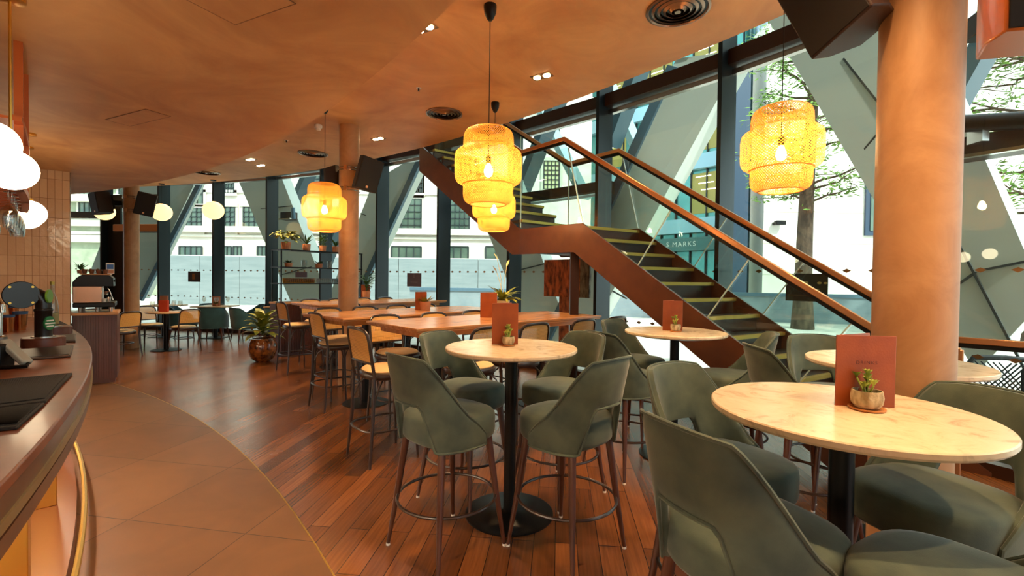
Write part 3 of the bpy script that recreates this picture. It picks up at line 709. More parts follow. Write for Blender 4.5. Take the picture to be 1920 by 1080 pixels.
# ============================================================ FURNITURE
def rzf(dx,dy): return math.atan2(dy,dx)-PI/2      # turn a thing whose front is +y towards (dx,dy)
def sstep(t): t=max(0,min(1,t)); return t*t*(3-2*t)
def superel(a,b,e,n,c=(0,0),z=0.):
    o=[]
    for j in range(n):
        t=2*PI*j/n; ct,s_=cos(t),sin(t)
        o.append(Vector((c[0]+a*abs(ct)**(2/e)*(1 if ct>=0 else -1),c[1]+b*abs(s_)**(2/e)*(1 if s_>=0 else -1),z)))
    return o
def shell(A,B,z_lo,z_hi,gap,lean,th,phim=105,flat=38,nu=44,zside=.66,e0=36,e1=62):
    rings=[];pip=[];pipl=[]
    def zu(p):
        p=abs(p)
        if p<flat: return z_hi-.012*(p/flat)**2
        t=(p-flat)/(phim-flat); return (z_hi-.012)-(z_hi-.012-zside)*(.25*t*t*(3-2*t)+.75*t**1.15)
    def zl(p): return gap-(gap-z_lo)*sstep((abs(p)-e0)/(e1-e0))
    def pt(p,z,inn):
        s=max(0,(z-z_lo)/(z_hi-z_lo)); r=math.radians(p); sn,cs=sin(r),cos(r)
        a=A*(1-.06*(1-s))-inn; b=B-inn
        e=2.5; x=a*abs(sn)**(2/e)*(1 if sn>=0 else -1); y=-b*abs(cs)**(2/e)*(1 if cs>=0 else -1)
        return Vector((x,y-lean*s**1.3,z))
    for i in range(nu+1):
        p=-phim+2*phim*i/nu; lo,hi=zl(p),zu(p); hi=max(hi,lo+.03); r=[];nv=9
        for j in range(nv): r.append(pt(p,lo+(hi-lo)*j/(nv-1),0 if 0<j<nv-1 else th*.25))
        for j in range(nv): r.append(pt(p,hi-(hi-lo)*j/(nv-1),th if 0<j<nv-1 else th*.75))
        rings.append(r); pip.append(pt(p,hi,th*.12)+Vector((0,0,.001))); pipl.append(pt(p,lo,th*.12))
    return MB().loft(rings),pip+pipl[::-1]
def seat_mb(a,b,e,z0,z1,c,crown=.015):
    h=z1-z0; pr=[(z0,.88),(z0+.006,.95),(z0+.02,.99),(z0+.04,1.0),(z1-.035,1.0),(z1-.016,.985),(z1-.004,.94),(z1+crown*.4,.80),(z1+crown*.8,.5),(z1+crown,.15)]
    return MB().loft([superel(a*s,b*s,e,40,c,z) for z,s in pr])
# ---- velvet bar stool
def velvet_stool():
    t=empty('velvet_bar_stool','','bar stool')
    seat_mb(.222,.232,2.9,.61,.755,(0,.012)).build('seat',M_velvet,t,angle=50)
    s,pip=shell(.25,.245,.60,1.085,.835,.085,.034,e0=20,e1=40)
    b=s.build('backrest',M_velvet,t,angle=60)
    MB().tube(pip,.0065,6,closed=True).build('piping',M_velvet,b)
    for sx in (-1,1):
        for sy in (-1,1):
            MB().tube([(sx*.155,sy*.155,.645),(sx*.188,sy*.188,.33),(sx*.226,sy*.226,.012)],[.021,.017,.0105],12).build('leg',M_legw,t)
            MB().lathe([(.0115,0),(.0115,.012)],(sx*.2265,sy*.2265,0),10).build('glide',M_white,children_last(t))
    MB().tube([(.268*cos(2*PI*j/40),.268*sin(2*PI*j/40),.285) for j in range(40)],.0085,8,closed=True).build('foot_ring',M_bent,t)
    MB().box(-.17,.17,-.17,.17,.60,.63).build('seat_frame',M_legw,t)
    return t
def children_last(t): return [c for c in COL.objects if c.parent==t and c.name.startswith('leg')][-1]
# ---- cane material (woven holes)
def cane_mat(name,scale,c1=(244,194,110),c2=(200,142,70),hole=.34):
    m,N,K,b=node_mat(name,.5)
    tc=N.new('ShaderNodeTexCoord'); sx=N.new('ShaderNodeSeparateXYZ'); K.new(tc.outputs['Object'],sx.inputs[0])
    def cell(o):
        f=math_n(N,K,'FRACT',math_n(N,K,'MULTIPLY',o,scale)); return math_n(N,K,'ABSOLUTE',math_n(N,K,'SUBTRACT',f,.5))
    u,v=cell(sx.outputs[0]),cell(sx.outputs[2])
    d=math_n(N,K,'ADD',math_n(N,K,'POWER',u,2.0),math_n(N,K,'POWER',v,2.0))
    h=math_n(N,K,'LESS_THAN',d,hole*hole*.5)
    al=math_n(N,K,'SUBTRACT',1.0,h); K.new(al,b.inputs['Alpha'])
    K.new(ramp(N,K,d,[(.05,c2),(.3,c1)]),b.inputs['Base Color'])
    return m
M_cane=cane_mat('woven_cane',78)
M_canes=mat('cane_strand',(206,156,84),.5)
# ---- bentwood cane chairs, tall and low
def cane_chair(name,cat,sz,bz,tall):
    t=empty(name,'',cat)
    fz=sz-.045
    rim=lambda a,b,z: superel(a,b,2.5,36,(0,0),z)
    MB().loft([rim(.205,.20,fz-.01),rim(.215,.21,fz),rim(.215,.21,sz-.012),rim(.205,.20,sz)]).build('seat_frame',M_bent,t,angle=50)
    MB().loft([rim(.196,.19,sz-.002),rim(.198,.192,sz+.008),rim(.18,.175,sz+.022),rim(.10,.10,sz+.028),rim(.02,.02,sz+.03)]).build('seat_pad',M_cream,t,angle=60)
    top=bz; low=sz+.085
    def bk(x,z):
        s=(z-sz)/(top-sz); return Vector((x,-.205-.055*s-.035*(1-(x/.18)**2)*0-.03*cos(min(1,abs(x)/.19)*PI/2)*s,z))
    hoop=[]
    pts=[(-.185,sz-.05),(-.183,sz+.05),(-.182,low),(-.182,top-.09),(-.176,top-.045),(-.155,top-.015),(-.12,top),(-.05,top+.006),(.05,top+.006),(.12,top),(.155,top-.015),(.176,top-.045),(.182,top-.09),(.182,low),(.183,sz+.05),(.185,sz-.05)]
    hoop=[bk(x,z) for x,z in pts]
    bf=MB().tube(hoop,.0135,8); bf.tube([bk(x,low) for x in (-.18,-.09,0,.09,.18)],.010,8); bf=bf.build('back_frame',M_bent,t)
    # cane panel, curved, with the corners rounded
    nx,nz=12,8; g=MB(); vs=[];fs=[]
    for i in range(nx+1):
        x=-.172+.344*i/nx; ax=abs(x); tz=top-.004-(.0 if ax<.11 else .055*((ax-.11)/.062)**2.2)
        for j in range(nz+1): vs.append(bk(x,low+(tz-low)*j/nz))
    for i in range(nx):
        for j in range(nz): a=i*(nz+1)+j; fs.append((a,a+nz+1,a+nz+2,a+1))
    n=len(vs); vs2=vs+[v+Vector((0,.004,0)) for v in vs]
    g.add(vs2,fs+[tuple(k+n for k in f)[::-1] for f in fs]); g.build('cane_panel',M_cane,t)
    for sx in (-1,1):
        MB().tube([(sx*.185,-.205,sz-.03),(sx*.188,-.215,sz*.5),(sx*.205,-.245,0)],[.0145,.0145,.011],10).build('leg',M_bent,t)
        MB().tube([(sx*.165,.155,sz-.03),(sx*.172,.168,sz*.5),(sx*.185,.19,0)],[.016,.0145,.010],10).build('leg',M_bent,t)
    rz=.27 if tall else sz*.52; ra,rb=(.225,.235) if tall else (.15,.16)
    MB().tube(superel(ra,rb,3.2,40,(0,-.025),rz),.0085,8,closed=True).build('foot_ring',M_bent,t)
    if tall:
        m=MB()
        for sx in (-1,1):
            m.tube([(sx*.178,.16,sz-.24),(sx*.165,.12,sz-.12),(sx*.13,.06,sz-.06)],.007,6)
            m.tube([(sx*.185,-.21,sz-.24),(sx*.17,-.16,sz-.12),(sx*.13,-.1,sz-.06)],.007,6)
            m.tube([(sx*.172,.165,sz-.22),(sx*.13,.18,sz-.10),(sx*.04,.19,sz-.05)],.007,6)
        m.build('curved_brace',M_bent,t)
    return t
VS=velvet_stool(); CS=cane_chair('cane_bar_stool','bar stool',.715,1.065,True); CC=cane_chair('cane_dining_chair','chair',.45,.80,False)
# ---- tub chair
def tub_chair():
    t=empty('velvet_tub_chair','','chair')
    seat_mb(.25,.25,2.8,.32,.45,(0,.02)).build('seat',M_velvetT,t,angle=50)
    s,pip=shell(.29,.28,.29,.76,.29,.05,.05,phim=112,flat=58,zside=.52,e0=200,e1=201)
    b=s.build('backrest',M_velvetT,t,angle=60); MB().tube(pip,.006,6,closed=True).build('piping',M_velvetT,b)
    for sx in (-1,1):
        for sy in (-1,1): MB().tube([(sx*.19,sy*.19,.33),(sx*.235,sy*.235,0)],[.021,.011],10).build('leg',M_legw,t)
    return t
TUB=tub_chair()
# ---- round marble tables
def marble():
    m,N,K,b=node_mat('pale_marble',.22)
    tc=N.new('ShaderNodeTexCoord'); n=N.new('ShaderNodeTexNoise'); n.inputs['Scale'].default_value=9; n.inputs['Detail'].default_value=9; n.inputs['Roughness'].default_value=.65; n.inputs['Distortion'].default_value=1.1
    K.new(tc.outputs['Object'],n.inputs['Vector'])
    K.new(ramp(N,K,n.outputs['Fac'],[(.32,(190,168,136)),(.46,(226,204,170)),(.7,(236,216,184))]),b.inputs['Base Color']); return m
M_marble=marble()
def round_table(name,R,h,base,label,cat,loc,top=M_marble):
    t=empty(name,label,cat,loc)
    MB().lathe([(R-.03,h-.030),(R-.006,h-.026),(R,h-.018),(R,h-.004),(R-.004,h)],(0,0,0),96).build('tabletop',top,t,angle=30)
    MB().lathe([(R-.10,h-.042),(R-.03,h-.030)],(0,0,0),64).build('underside_plate',M_black,t)
    MB().lathe([(.037,.012),(.037,h-.04)],(0,0,0),28).build('pole',M_black,t)
    MB().lathe([(base,0),(base,.008),(base-.02,.012),(.05,.018),(.04,.03)],(0,0,0),64).build('base_plate',M_black,t,angle=50)
    return t
HTB=1.05; RT_=.410
T1=(0.0,2.918);T2=(1.125,1.574);T3=(1.377,3.93);T4=(2.09,2.549)
G='round marble high tables'
for (x,y),lb in ((T1,'round marble high table in the centre with one menu on it'),(T2,'large looking round marble high table nearest the camera'),(T3,'round marble high table below the staircase'),(T4,'round marble high table partly behind the nearest plaster column')):
    round_table('marble_high_table',RT_,HTB,.276,lb,'table',(x,y,0))['group']=G
GV='green velvet bar stools'
for x,y,dx,dy,lb in (
 (-.345,2.555,.70,.72,'green velvet bar stool front left of the central round table, back towards the camera'),
 (.315,2.55,-.70,.72,'green velvet bar stool front right of the central round table, back towards the camera'),
 (-.30,3.17,.80,-.55,'green velvet bar stool behind left of the central round table'),
 (.34,3.24,-.72,-.62,'green velvet bar stool behind right of the central round table'),
 (.90,3.66,.80,.50,'green velvet bar stool left of the table below the stairs, back towards the camera'),
 (1.17,4.36,.62,-.70,'green velvet bar stool behind the table below the stairs'),
 (1.72,3.66,-.92,.30,'green velvet bar stool right of the table below the stairs, against the stairs'),
 (.90,1.93,.50,-.82,'green velvet bar stool behind left of the nearest table, inner back showing'),
 (.73,1.40,.90,.40,'green velvet bar stool at the bottom, left of the nearest table, outer back showing'),
 (1.79,2.86,.96,-.05,'green velvet bar stool left of the table behind the thick column'),
 (2.20,3.17,-.12,-1,'green velvet bar stool behind the table behind the thick column, near the stair foot'),
 (1.52,1.66,-.95,-.30,'green velvet bar stool right of the nearest table in front of the thick column'),
 (1.13,1.12,-.50,.87,'green velvet bar stool cut by the bottom right corner, teal seat showing')):
    place(VS,(x,y,0),rzf(dx,dy),lb,GV)
# ---- long wooden high tables
def wood_top():
    m,N,K,b=node_mat('oiled_table_wood',.25)
    tc=N.new('ShaderNodeTexCoord'); mp=N.new('ShaderNodeMapping'); mp.inputs['Scale'].default_value=(.7,14,1); K.new(tc.outputs['Object'],mp.inputs[0])
    n=N.new('ShaderNodeTexNoise'); n.inputs['Scale'].default_value=2.2; n.inputs['Detail'].default_value=8; n.inputs['Distortion'].default_value=.2; K.new(mp.outputs[0],n.inputs['Vector'])
    K.new(ramp(N,K,n.outputs['Fac'],[(.2,(160,100,58)),(.8,(214,156,98))]),b.inputs['Base Color']); return m
M_wtop=wood_top()
def long_table(c0,ax,length,width,label):
    # c0: near left corner, ax: direction of the long side
    ax=Vector(ax).normalized(); pw=Vector((-ax.y,ax.x)); c=Vector(c0)+ax*length/2+pw*width/2
    t=empty('wooden_high_table',label,'table',(c.x,c.y,0),math.atan2(ax.y,ax.x),'long wooden high tables')
    l,w=length/2,width/2
    MB().box(-l,l,-w,w,1.024,1.05).build('tabletop',M_wtop,t,bevel=.006)
    MB().box(-l+.012,l-.012,-w+.012,w-.012,1.008,1.024).build('edge_moulding',M_wtop,t,bevel=.005)
    MB().box(-l+.10,l-.10,-w+.10,w-.10,.955,1.008).build('apron',M_wtop,t,bevel=.004)
    for s in (-1,1):
        MB().box(s*(l-.55)-.035,s*(l-.55)+.035,-.035,.035,.012,.955).build('leg',M_black,t)
        MB().lathe([(.26,0),(.26,.008),(.05,.016)],(s*(l-.55),0,0),40).build('base_plate',M_black,t)
    return t
long_table((-.78,3.84),(.735,.678),2.52,.93,'front long wooden high table with menus and a white peace lily pot')
long_table((-1.71,4.73),(.66,.75),2.45,.93,'middle long wooden high table with one menu and a terracotta pot')
long_table((-2.86,6.90),(.655,.755),2.5,.93,'far long wooden high table beside the plant shelf')
GC='cane backed bar stools'
def side(c0,ax,width,ts,out,lab,farside=True):
    ax=Vector(ax).normalized(); pw=Vector((-ax.y,ax.x)); 
    for i,(t,l) in enumerate(zip(ts,lab)):
        p=Vector(c0)+ax*t+(pw*(width+out) if farside else pw*(-out)); f=-pw if farside else pw
        place(CS,(p.x,p.y,0),rzf(f.x,f.y),l,GC)
place(CS,(-1.03,3.87,0),rzf(.735,.678),'cane bar stool at the left end of the front long table, cream seat, nearest one',GC)
place(CS,(-1.98,5.33,0),rzf(.70,.72),'cane bar stool at the left end of the middle long table',GC)
place(CS,(-3.34,7.30,0),rzf(.66,.75),'cane bar stool at the left end of the far long table beside the slatted cabinet',GC)
side((-.78,3.84),(.735,.678),.93,(.33,.93,1.5),-.02,('cane bar stool behind the front long table, first from its left end','cane bar stool behind the front long table, second from its left end','cane bar stool behind the front long table, third from its left end'))
side((-1.71,4.73),(.66,.75),.93,(.48,1.0,1.52,2.04),.06,('cane bar stool behind the middle long table, first from its left end','cane bar stool behind the middle long table, second from its left end','cane bar stool behind the middle long table, third from its left end','cane bar stool behind the middle long table, fourth from its left end'))
side((-.78,3.84),(.735,.678),.93,(.45,1.0,1.70,2.26),.13,('cane bar stool before the front long table, first from its left end','cane bar stool before the front long table, second from its left end','cane bar stool before the front long table, third from its left end','cane bar stool before the front long table, at its right end'),False)
side((-2.86,6.90),(.655,.755),.93,(.5,1.0,1.5,2.0),.08,('cane bar stool behind the far long table, first from its left end','cane bar stool behind the far long table, second from its left end','cane bar stool behind the far long table, third from its left end','cane bar stool behind the far long table, fourth from its left end'))
side((-2.86,6.90),(.655,.755),.93,(.35,),.02,('cane bar stool in front of the far long table behind the middle one',),False)
# ---- dining corner at the far left
def low_table(loc,R,label,sq=False):
    t=empty('dining_table',label,'table',(loc[0],loc[1],0)); 
    if sq: MB().box(-R,R,-R,R,.725,.75).build('tabletop',M_wtop2,t,bevel=.005)
    else: MB().lathe([(R,.725),(R,.75)],(0,0,0),48).build('tabletop',M_wtop2,t,bevel=.004)
    MB().lathe([(.045,.01),(.045,.725)],(0,0,0),20).build('pole',M_black,t)
    (MB().box(-.22,.22,-.22,.22,0,.012) if sq else MB().lathe([(.25,0),(.25,.01),(.05,.02)],(0,0,0),40)).build('base_plate',M_black,t)
    return t
M_wtop2=mat('pale_table_wood',(206,164,112),.35,0,noise=((190,146,96),3,6,(1,8,1)))
low_table((-6.70,9.05),.33,'small round dining table with cane chairs and an upright red menu')
low_table((-6.95,10.95),.36,'square dining table between the teal tub chairs',True)
low_table((-8.6,8.75),.33,'small dining table behind the coffee cabinet')
low_table((-5.45,11.2),.34,'square dining table behind the potted floor plant',True)
low_table((-8.2,11.0),.34,'square dining table against the door bay',True)
GD='cane dining chairs'
for x,y,dx,dy,lb in ((-6.98,8.62-.30,-.9,.25,'cane dining chair beside the coffee cabinet, facing left'),(-7.33,9.48,.75,-.45,'cane dining chair behind left of the red menu table'),(-6.42,9.12,-.55,.30,'cane dining chair right of the red menu table, back to the room'),(-8.15,8.75,-.9,.1,'cane dining chair peeping out behind the coffee cabinet')):
    place(CC,(x,y,0),rzf(dx,dy),lb,GD)
GT='teal velvet tub chairs'
for x,y,dx,dy,lb in ((-6.68,10.48,-.25,1,'teal velvet tub chair with its back to the room at the square table'),(-7.45,10.62,.7,.3,'teal velvet tub chair left of the square table, side on'),(-7.35,11.45,.4,-.6,'teal velvet tub chair by the window behind the red menu'),(-6.35,11.4,-.5,-.4,'teal velvet tub chair by the window right of the square table'),(-5.95,10.45,.6,.7,'teal velvet tub chair turned right, left of the floor plant'),(-5.25,10.55,-.1,1,'teal velvet tub chair right behind the floor plant')):
    place(TUB,(x,y,0),rzf(dx,dy),lb,GT)
# ---- woven pendant lamps
M_bamboo,N_,K_,b_=node_mat('woven_bamboo',.55)
b_.inputs['Base Color'].default_value=L((244,180,80))
tr=N_.new('ShaderNodeBsdfTranslucent'); tr.inputs[0].default_value=L((255,186,64)); mxx=N_.new('ShaderNodeMixShader'); mxx.inputs[0].default_value=.30
K_.new(b_.outputs[0],mxx.inputs[1]); K_.new(tr.outputs[0],mxx.inputs[2]); K_.new(mxx.outputs[0],N_['Material Output'].inputs[0])
def pendant(cord):
    t=empty('pendant_lamp','','pendant lamp')   # origin at the ceiling
    zt=-cord
    def prof(o=0.):
        base=[(.130,.000),(.152,-.004),(.170,-.016),(.183,-.040),(.187,-.080),(.188,-.135),(.205,-.148),(.226,-.158),(.243,-.178),(.250,-.210),(.250,-.27),(.250,-.33),(.247,-.365),(.236,-.390),(.214,-.404),(.190,-.412),(.187,-.425),(.187,-.49),(.180,-.525),(.164,-.545),(.135,-.556)]
        return [(r,zt+z) for r,z in base]
    pf=prof(); L_=[0]
    for i in range(1,len(pf)): L_.append(L_[-1]+math.hypot(pf[i][0]-pf[i-1][0],pf[i][1]-pf[i-1][1]))
    def at(s):
        for i in range(1,len(pf)):
            if s<=L_[i]+1e-9:
                f=(s-L_[i-1])/(L_[i]-L_[i-1]); return (pf[i-1][0]+(pf[i][0]-pf[i-1][0])*f,pf[i-1][1]+(pf[i][1]-pf[i-1][1])*f)
        return pf[-1]
    m=MB(); NS=72; ns=34; tot=L_[-1]
    for sgn in (1,-1):
        for q in range(NS):
            th0=2*PI*q/NS; vs=[];fs=[]
            for i in range(ns+1):
                s=tot*i/ns; r,z=at(s); th=th0+sgn*s*4.6; wd=.0034/r; rr=r+.0006*sgn
                for dth in (-wd,wd): vs.append((rr*cos(th+dth),rr*sin(th+dth),z))
            for i in range(ns): a=2*i; fs.append((a,a+1,a+3,a+2))
            m.add(vs,fs)
    sh=m.build('lamp_shade',M_bamboo,t,angle=80)
    for r,z in ((.130,0),(.188,-.140),(.190,-.412),(.135,-.556)): MB().tube([(r*cos(2*PI*j/48),r*sin(2*PI*j/48),zt+z) for j in range(48)],.0045,6,closed=True).build('rim_hoop',M_bamboo,sh)
    MB().lathe([(.012,-.115),(.022,-.105),(.044,-.06),(.048,-.02),(.047,0)],(0,0,0),24).build('canopy',M_black,t,angle=50)
    MB().tube([(0,0,-.11),(0,0,zt-.20)],.0032,6).build('cord',M_black,t)
    MB().lathe([(.008,0),(.019,-.01),(.019,-.06),(.014,-.065)],(0,0,zt-.19),16).build('lamp_holder',M_black,t)
    MB().lathe([(.012,0),(.018,-.015),(.030,-.045),(.033,-.065),(.026,-.09),(.010,-.10)],(0,0,zt-.25),16).build('bulb',M_bulb,t,angle=80)
    return t
def topz(px,py,xy):  # height of pixel row at plan point
    return ony(px,py,xy[1]).z
for (px,py,pc,lb) in ((914,3,238,'large woven bamboo pendant lamp in the centre, nearest of the middle pair'),(926,190,None,'woven bamboo pendant lamp hanging behind and below the large central one'),(606,197,342,'woven bamboo pendant lamp in front of the middle plaster column'),(1466,None,197,'woven bamboo pendant lamp at the right beside the tree')):
    if px==1466: p=Vector((1.80,3.16,ZC))
    elif px==914: p=Vector((-.187,3.50,ZC))
    elif px==926: p=Vector((-.22,5.42,ZC))
    else: p=Vector((-2.22,5.52,ZC))
    zt=ony(px,pc,p.y).z if pc else ony(926,433,p.y).z+.556
    if pc: zt-=.02
    t=pendant(ZC-zt); t.location=p; t['label']=lb; t['group']='woven bamboo pendant lamps'
# ============================================================ SMALL THINGS
def leaf(m,base,d,l,w,droop=.3,seg=5,fold=.15):
    d=Vector(d).normalized(); side=d.cross(Vector((0,0,1)))
    if side.length<.1: side=Vector((1,0,0))
    side.normalize(); p=Vector(base); vs=[];dd=d.copy()
    for i in range(seg+1):
        s=i/seg; ww=w*(sin(PI*min(1,s*.92+.06)))**.8 if s<1 else w*.04; up=side.cross(dd).normalized()
        vs+= [p-side*ww/2+up*ww*fold,p,p+side*ww/2+up*ww*fold]
        dd=(dd+Vector((0,0,-droop/seg*(1+s)))).normalized(); p=p+dd*l/seg
    fs=[]
    for i in range(seg):
        for j in (0,1): a=3*i+j; fs.append((a,a+1,a+4,a+3))
    m.add(vs,fs)
def foliage(kind,rnd,s=1.):
    m=MB()
    if kind=='spiky':
        for i in range(16):
            a=rnd.uniform(0,2*PI); e=rnd.uniform(.9,1.9); leaf(m,(0,0,0),(cos(a),sin(a),e),s*rnd.uniform(.12,.20),s*.022,.25)
    elif kind=='bushy':
        for i in range(60):
            a=rnd.uniform(0,2*PI); h=rnd.uniform(0,.2)*s; r=rnd.uniform(0,.05)*s; leaf(m,(cos(a)*r,sin(a)*r,h),(cos(a),sin(a),rnd.uniform(.1,1)),s*rnd.uniform(.05,.085),s*.03,.4)
        for i in range(6): a=i; m.tube([(0,0,-.02*s),(.03*s*cos(a),.03*s*sin(a),.18*s)],.003*s,4)
    elif kind=='trailing':
        for i in range(95):
            a=rnd.uniform(0,2*PI); r=rnd.uniform(.02,.16)*s; h=.13*s-(r/s)**2*3.2*s*rnd.uniform(.3,1.3)+rnd.uniform(-.02,.05)*s
            leaf(m,(cos(a)*r,sin(a)*r,h),(cos(a),sin(a),rnd.uniform(-.5,.5)),s*rnd.uniform(.06,.10),s*.055,.5)
    elif kind=='low':
        for i in range(30):
            a=rnd.uniform(0,2*PI); leaf(m,(0.02*cos(a),.02*sin(a),0),(cos(a),sin(a),rnd.uniform(.3,1.6)),s*rnd.uniform(.05,.09),s*.02,.2)
    elif kind=='broad':
        for i in range(30):
            a=i*2.4; e=.25+1.5*(1-i/30.)**1.; h=.05*s+.20*s*(1-i/30.); leaf(m,(0,0,h),(cos(a),sin(a),e),s*rnd.uniform(.24,.34),s*.11,.75,6)
    elif kind=='lily':
        for i in range(34):
            a=rnd.uniform(0,2*PI); leaf(m,(0,0,0),(cos(a),sin(a),rnd.uniform(.5,2.2)),s*rnd.uniform(.14,.26),s*.030,.7,6)
    elif kind=='leafy':
        for i in range(26):
            a=rnd.uniform(0,2*PI); h=rnd.uniform(.02,.30)*s; r=.02*s+h*.25; leaf(m,(cos(a)*r*.4,sin(a)*r*.4,h*.8),(cos(a),sin(a),rnd.uniform(.2,1.3)),s*rnd.uniform(.09,.15),s*.05,.5)
        for i in range(7): a=i*.9; m.tube([(0,0,-.02*s),(.02*s*cos(a),.02*s*sin(a),.12*s),(.06*s*cos(a),.06*s*sin(a),.26*s)],.003*s,4)
    elif kind=='succulent':
        for i in range(7):
            a=i*.9; r=.012*s*(i%3); h=.018*s+.012*s*(i%4); c=(cos(a)*r*1.4,sin(a)*r*1.4,h)
            for j in range(8): b=j*PI/4+i; leaf(m,c,(cos(b),sin(b),1.1),s*.022,s*.013,-.2,3,.3)
            m.tube([(0,0,-.01*s),c],.003*s,5)
    return m
def plant(name,label,cat,loc,pot_prof,pot_m,kind,s,lm,soil_z,soil_r,seed=1,saucer=None,group=None,rz=0):
    rnd=random.Random(seed); t=empty(name,label,cat,loc,rz,group)
    MB().lathe(pot_prof,(0,0,0),32,cap=False).lathe([(pot_prof[0][0],0),(pot_prof[0][0]*.5,.001)],(0,0,0),32).build('pot',pot_m,t,angle=50)
    MB().lathe([(soil_r,soil_z-.01),(soil_r,soil_z),(.001,soil_z+.004)],(0,0,0),24).build('soil',M_soil,t)
    foliage(kind,rnd,s).build('foliage',lm,t,angle=80,M=Matrix.Translation((0,0,soil_z)))
    if saucer: MB().lathe([(saucer*.9,0),(saucer,.004),(saucer,.009),(saucer*.9,.007)],(0,0,-.0),32).build('saucer',saucer_m,t)
    return t
saucer_m=mat('wood_saucer',(196,128,66),.5)
def bowlp(r,h): return [(r*.72,.009),(r*.95,h*.35),(r,h*.65),(r*.93,h),(r*.84,h),(r*.86,h*.7)]
def cyl(r,h): return [(r*.86,0),(r,h*.9),(r,h),(r*.9,h),(r*.88,h*.7)]
# menus: two leather covers on a spine, standing open
def menu(loc,rz,label,op=.62,w=.17,h=.26,txt=False,mm=None):
    t=empty('menu_holder',label,'menu',loc,rz,'tan leather menus'); mm=mm or M_leather
    c=MB().box(0,w,-.002,.002,0,h).build('front_cover',mm,t,bevel=.0015)
    b=MB().box(0,w,-.002,.002,0,h).build('back_cover',mm,t,bevel=.0015); b.rotation_euler=(0,0,op)
    p=MB().box(.006,w-.008,.004,.006,.006,h-.008).build('menu_page',mat('menu_paper',(226,206,176),.8),t); 
    MB().box(-.004,.001,-.003,.004,0,h).build('spine',mm,t)
    if txt:
        text('DRINKS','debossed_title',.016,M_menutext,facing((0,-1,0),loc=(w*.5,-.0023,h*.62)),c,.0003,sp=1.3)
    return t
p=onz(1568,760,HTB); menu((p.x,p.y,HTB),-.12,'tan leather menu standing on the nearest marble table, lettered DRINKS',.55,.185,.245,True)
p=onz(922,649,HTB); menu((p.x,p.y+.085,HTB),.04,'tan leather menu standing on the central marble table',.7,.165,.265)
p=onz(1246,622,HTB); menu((p.x+.02,p.y+.10,HTB),-.10,'tan leather menu standing on the marble table below the stairs',.8,.16,.255)
p=onz(901,595,HTB); menu((p.x,p.y,HTB),-.15,'tan leather menu standing on the front long wooden table',.7,.18,.27)
p=onz(776,582,HTB); menu((p.x,p.y+.10,HTB),-.10,'tan leather menu standing on the middle long wooden table',.7,.15,.235)
p=onz(673,560,HTB); menu((p.x,p.y+.15,HTB),.1,'dark tan leather menu on the far long table behind a terracotta pot',.7,.16,.27)
SUC='small succulents on the marble tables'
for (px,py,r,h,lb,pm,sd) in ((1625,772,.047,.066,'carved stone pot of succulents on a wooden saucer on the nearest marble table',M_stonepot,1),(953,650,.040,.060,'carved stone pot of succulents on the central marble table',M_stonepot,2),(1270,623,.042,.062,'carved stone pot of succulents on the marble table below the stairs',M_stonepot,3)):
    p=onz(px,py-(4 if sd==1 else 0),HTB); plant('potted_succulent',lb,'potted plant',(p.x,p.y+(0 if sd==1 else r),HTB),bowlp(r,h),pm,'succulent',1.15 if sd==1 else 1.25,M_succ,h-.012,r*.84,sd,saucer=r*1.12,group=SUC)
p=onz(925,593,HTB); plant('potted_succulent','small tan pot of succulents between menu and peace lily on the front long table','potted plant',(p.x+.02,p.y+.12,HTB),cyl(.045,.075),M_terra,'succulent',1.6,M_succ,.065,.038,5)
p=onz(797,581,HTB); plant('potted_succulent','terracotta pot of small spiky succulent beside the menu on the middle long table','potted plant',(p.x,p.y,HTB),cyl(.075,.11),M_terra,'low',1.5,M_leafy,.10,.062,6)
p=onz(946,578,HTB)
pl=plant('peace_lily','peace lily in a white tapered pot on the front long table','potted plant',(-.11,5.55,HTB),[(.055,0),(.085,.15),(.085,.165),(.078,.165),(.075,.13)],mat('white_ceramic',(238,222,190),.4),'lily',1.35,mat('lily_leaf',(120,140,46),.4,0,noise=((190,186,70),12,3,(1,1,1))),.15,.075,9)
m=MB()
for a,l in ((2.6,.50),(1.0,.42),(3.6,.34)):
    m.tube([(0,0,.15),(.03*cos(a),.02*sin(a),.15+l*.6),(.08*cos(a),.05*sin(a),.15+l)],.003,5); leaf(m,(.08*cos(a),.05*sin(a),.15+l),(cos(a),sin(a),1.6),.10,.035,.1)
m.build('flower_stalks',mat('lily_flower',(236,214,150),.5),pl)
p=onz(687,560,HTB); plant('potted_plant','leafy green plant in a terracotta pot on the far long table','potted plant',(p.x,p.y,HTB),cyl(.075,.15),M_terra,'leafy',1.25,M_leafd,.14,.064,11)
# floor planter
p=onz(498,672,0)
plant('floor_plant','broad yellow green leaved plant in a mottled brown glazed pot on the floor','potted plant',(-4.28,8.02,0),[(.10,0),(.17,.05),(.225,.18),(.23,.28),(.20,.38),(.185,.40),(.165,.40),(.17,.36)],mat('mottled_glaze',(58,30,16),.15,0,noise=((150,86,36),16,6,(1,1,1)),coat=.6),'broad',1.25,M_leafy,.37,.165,13)
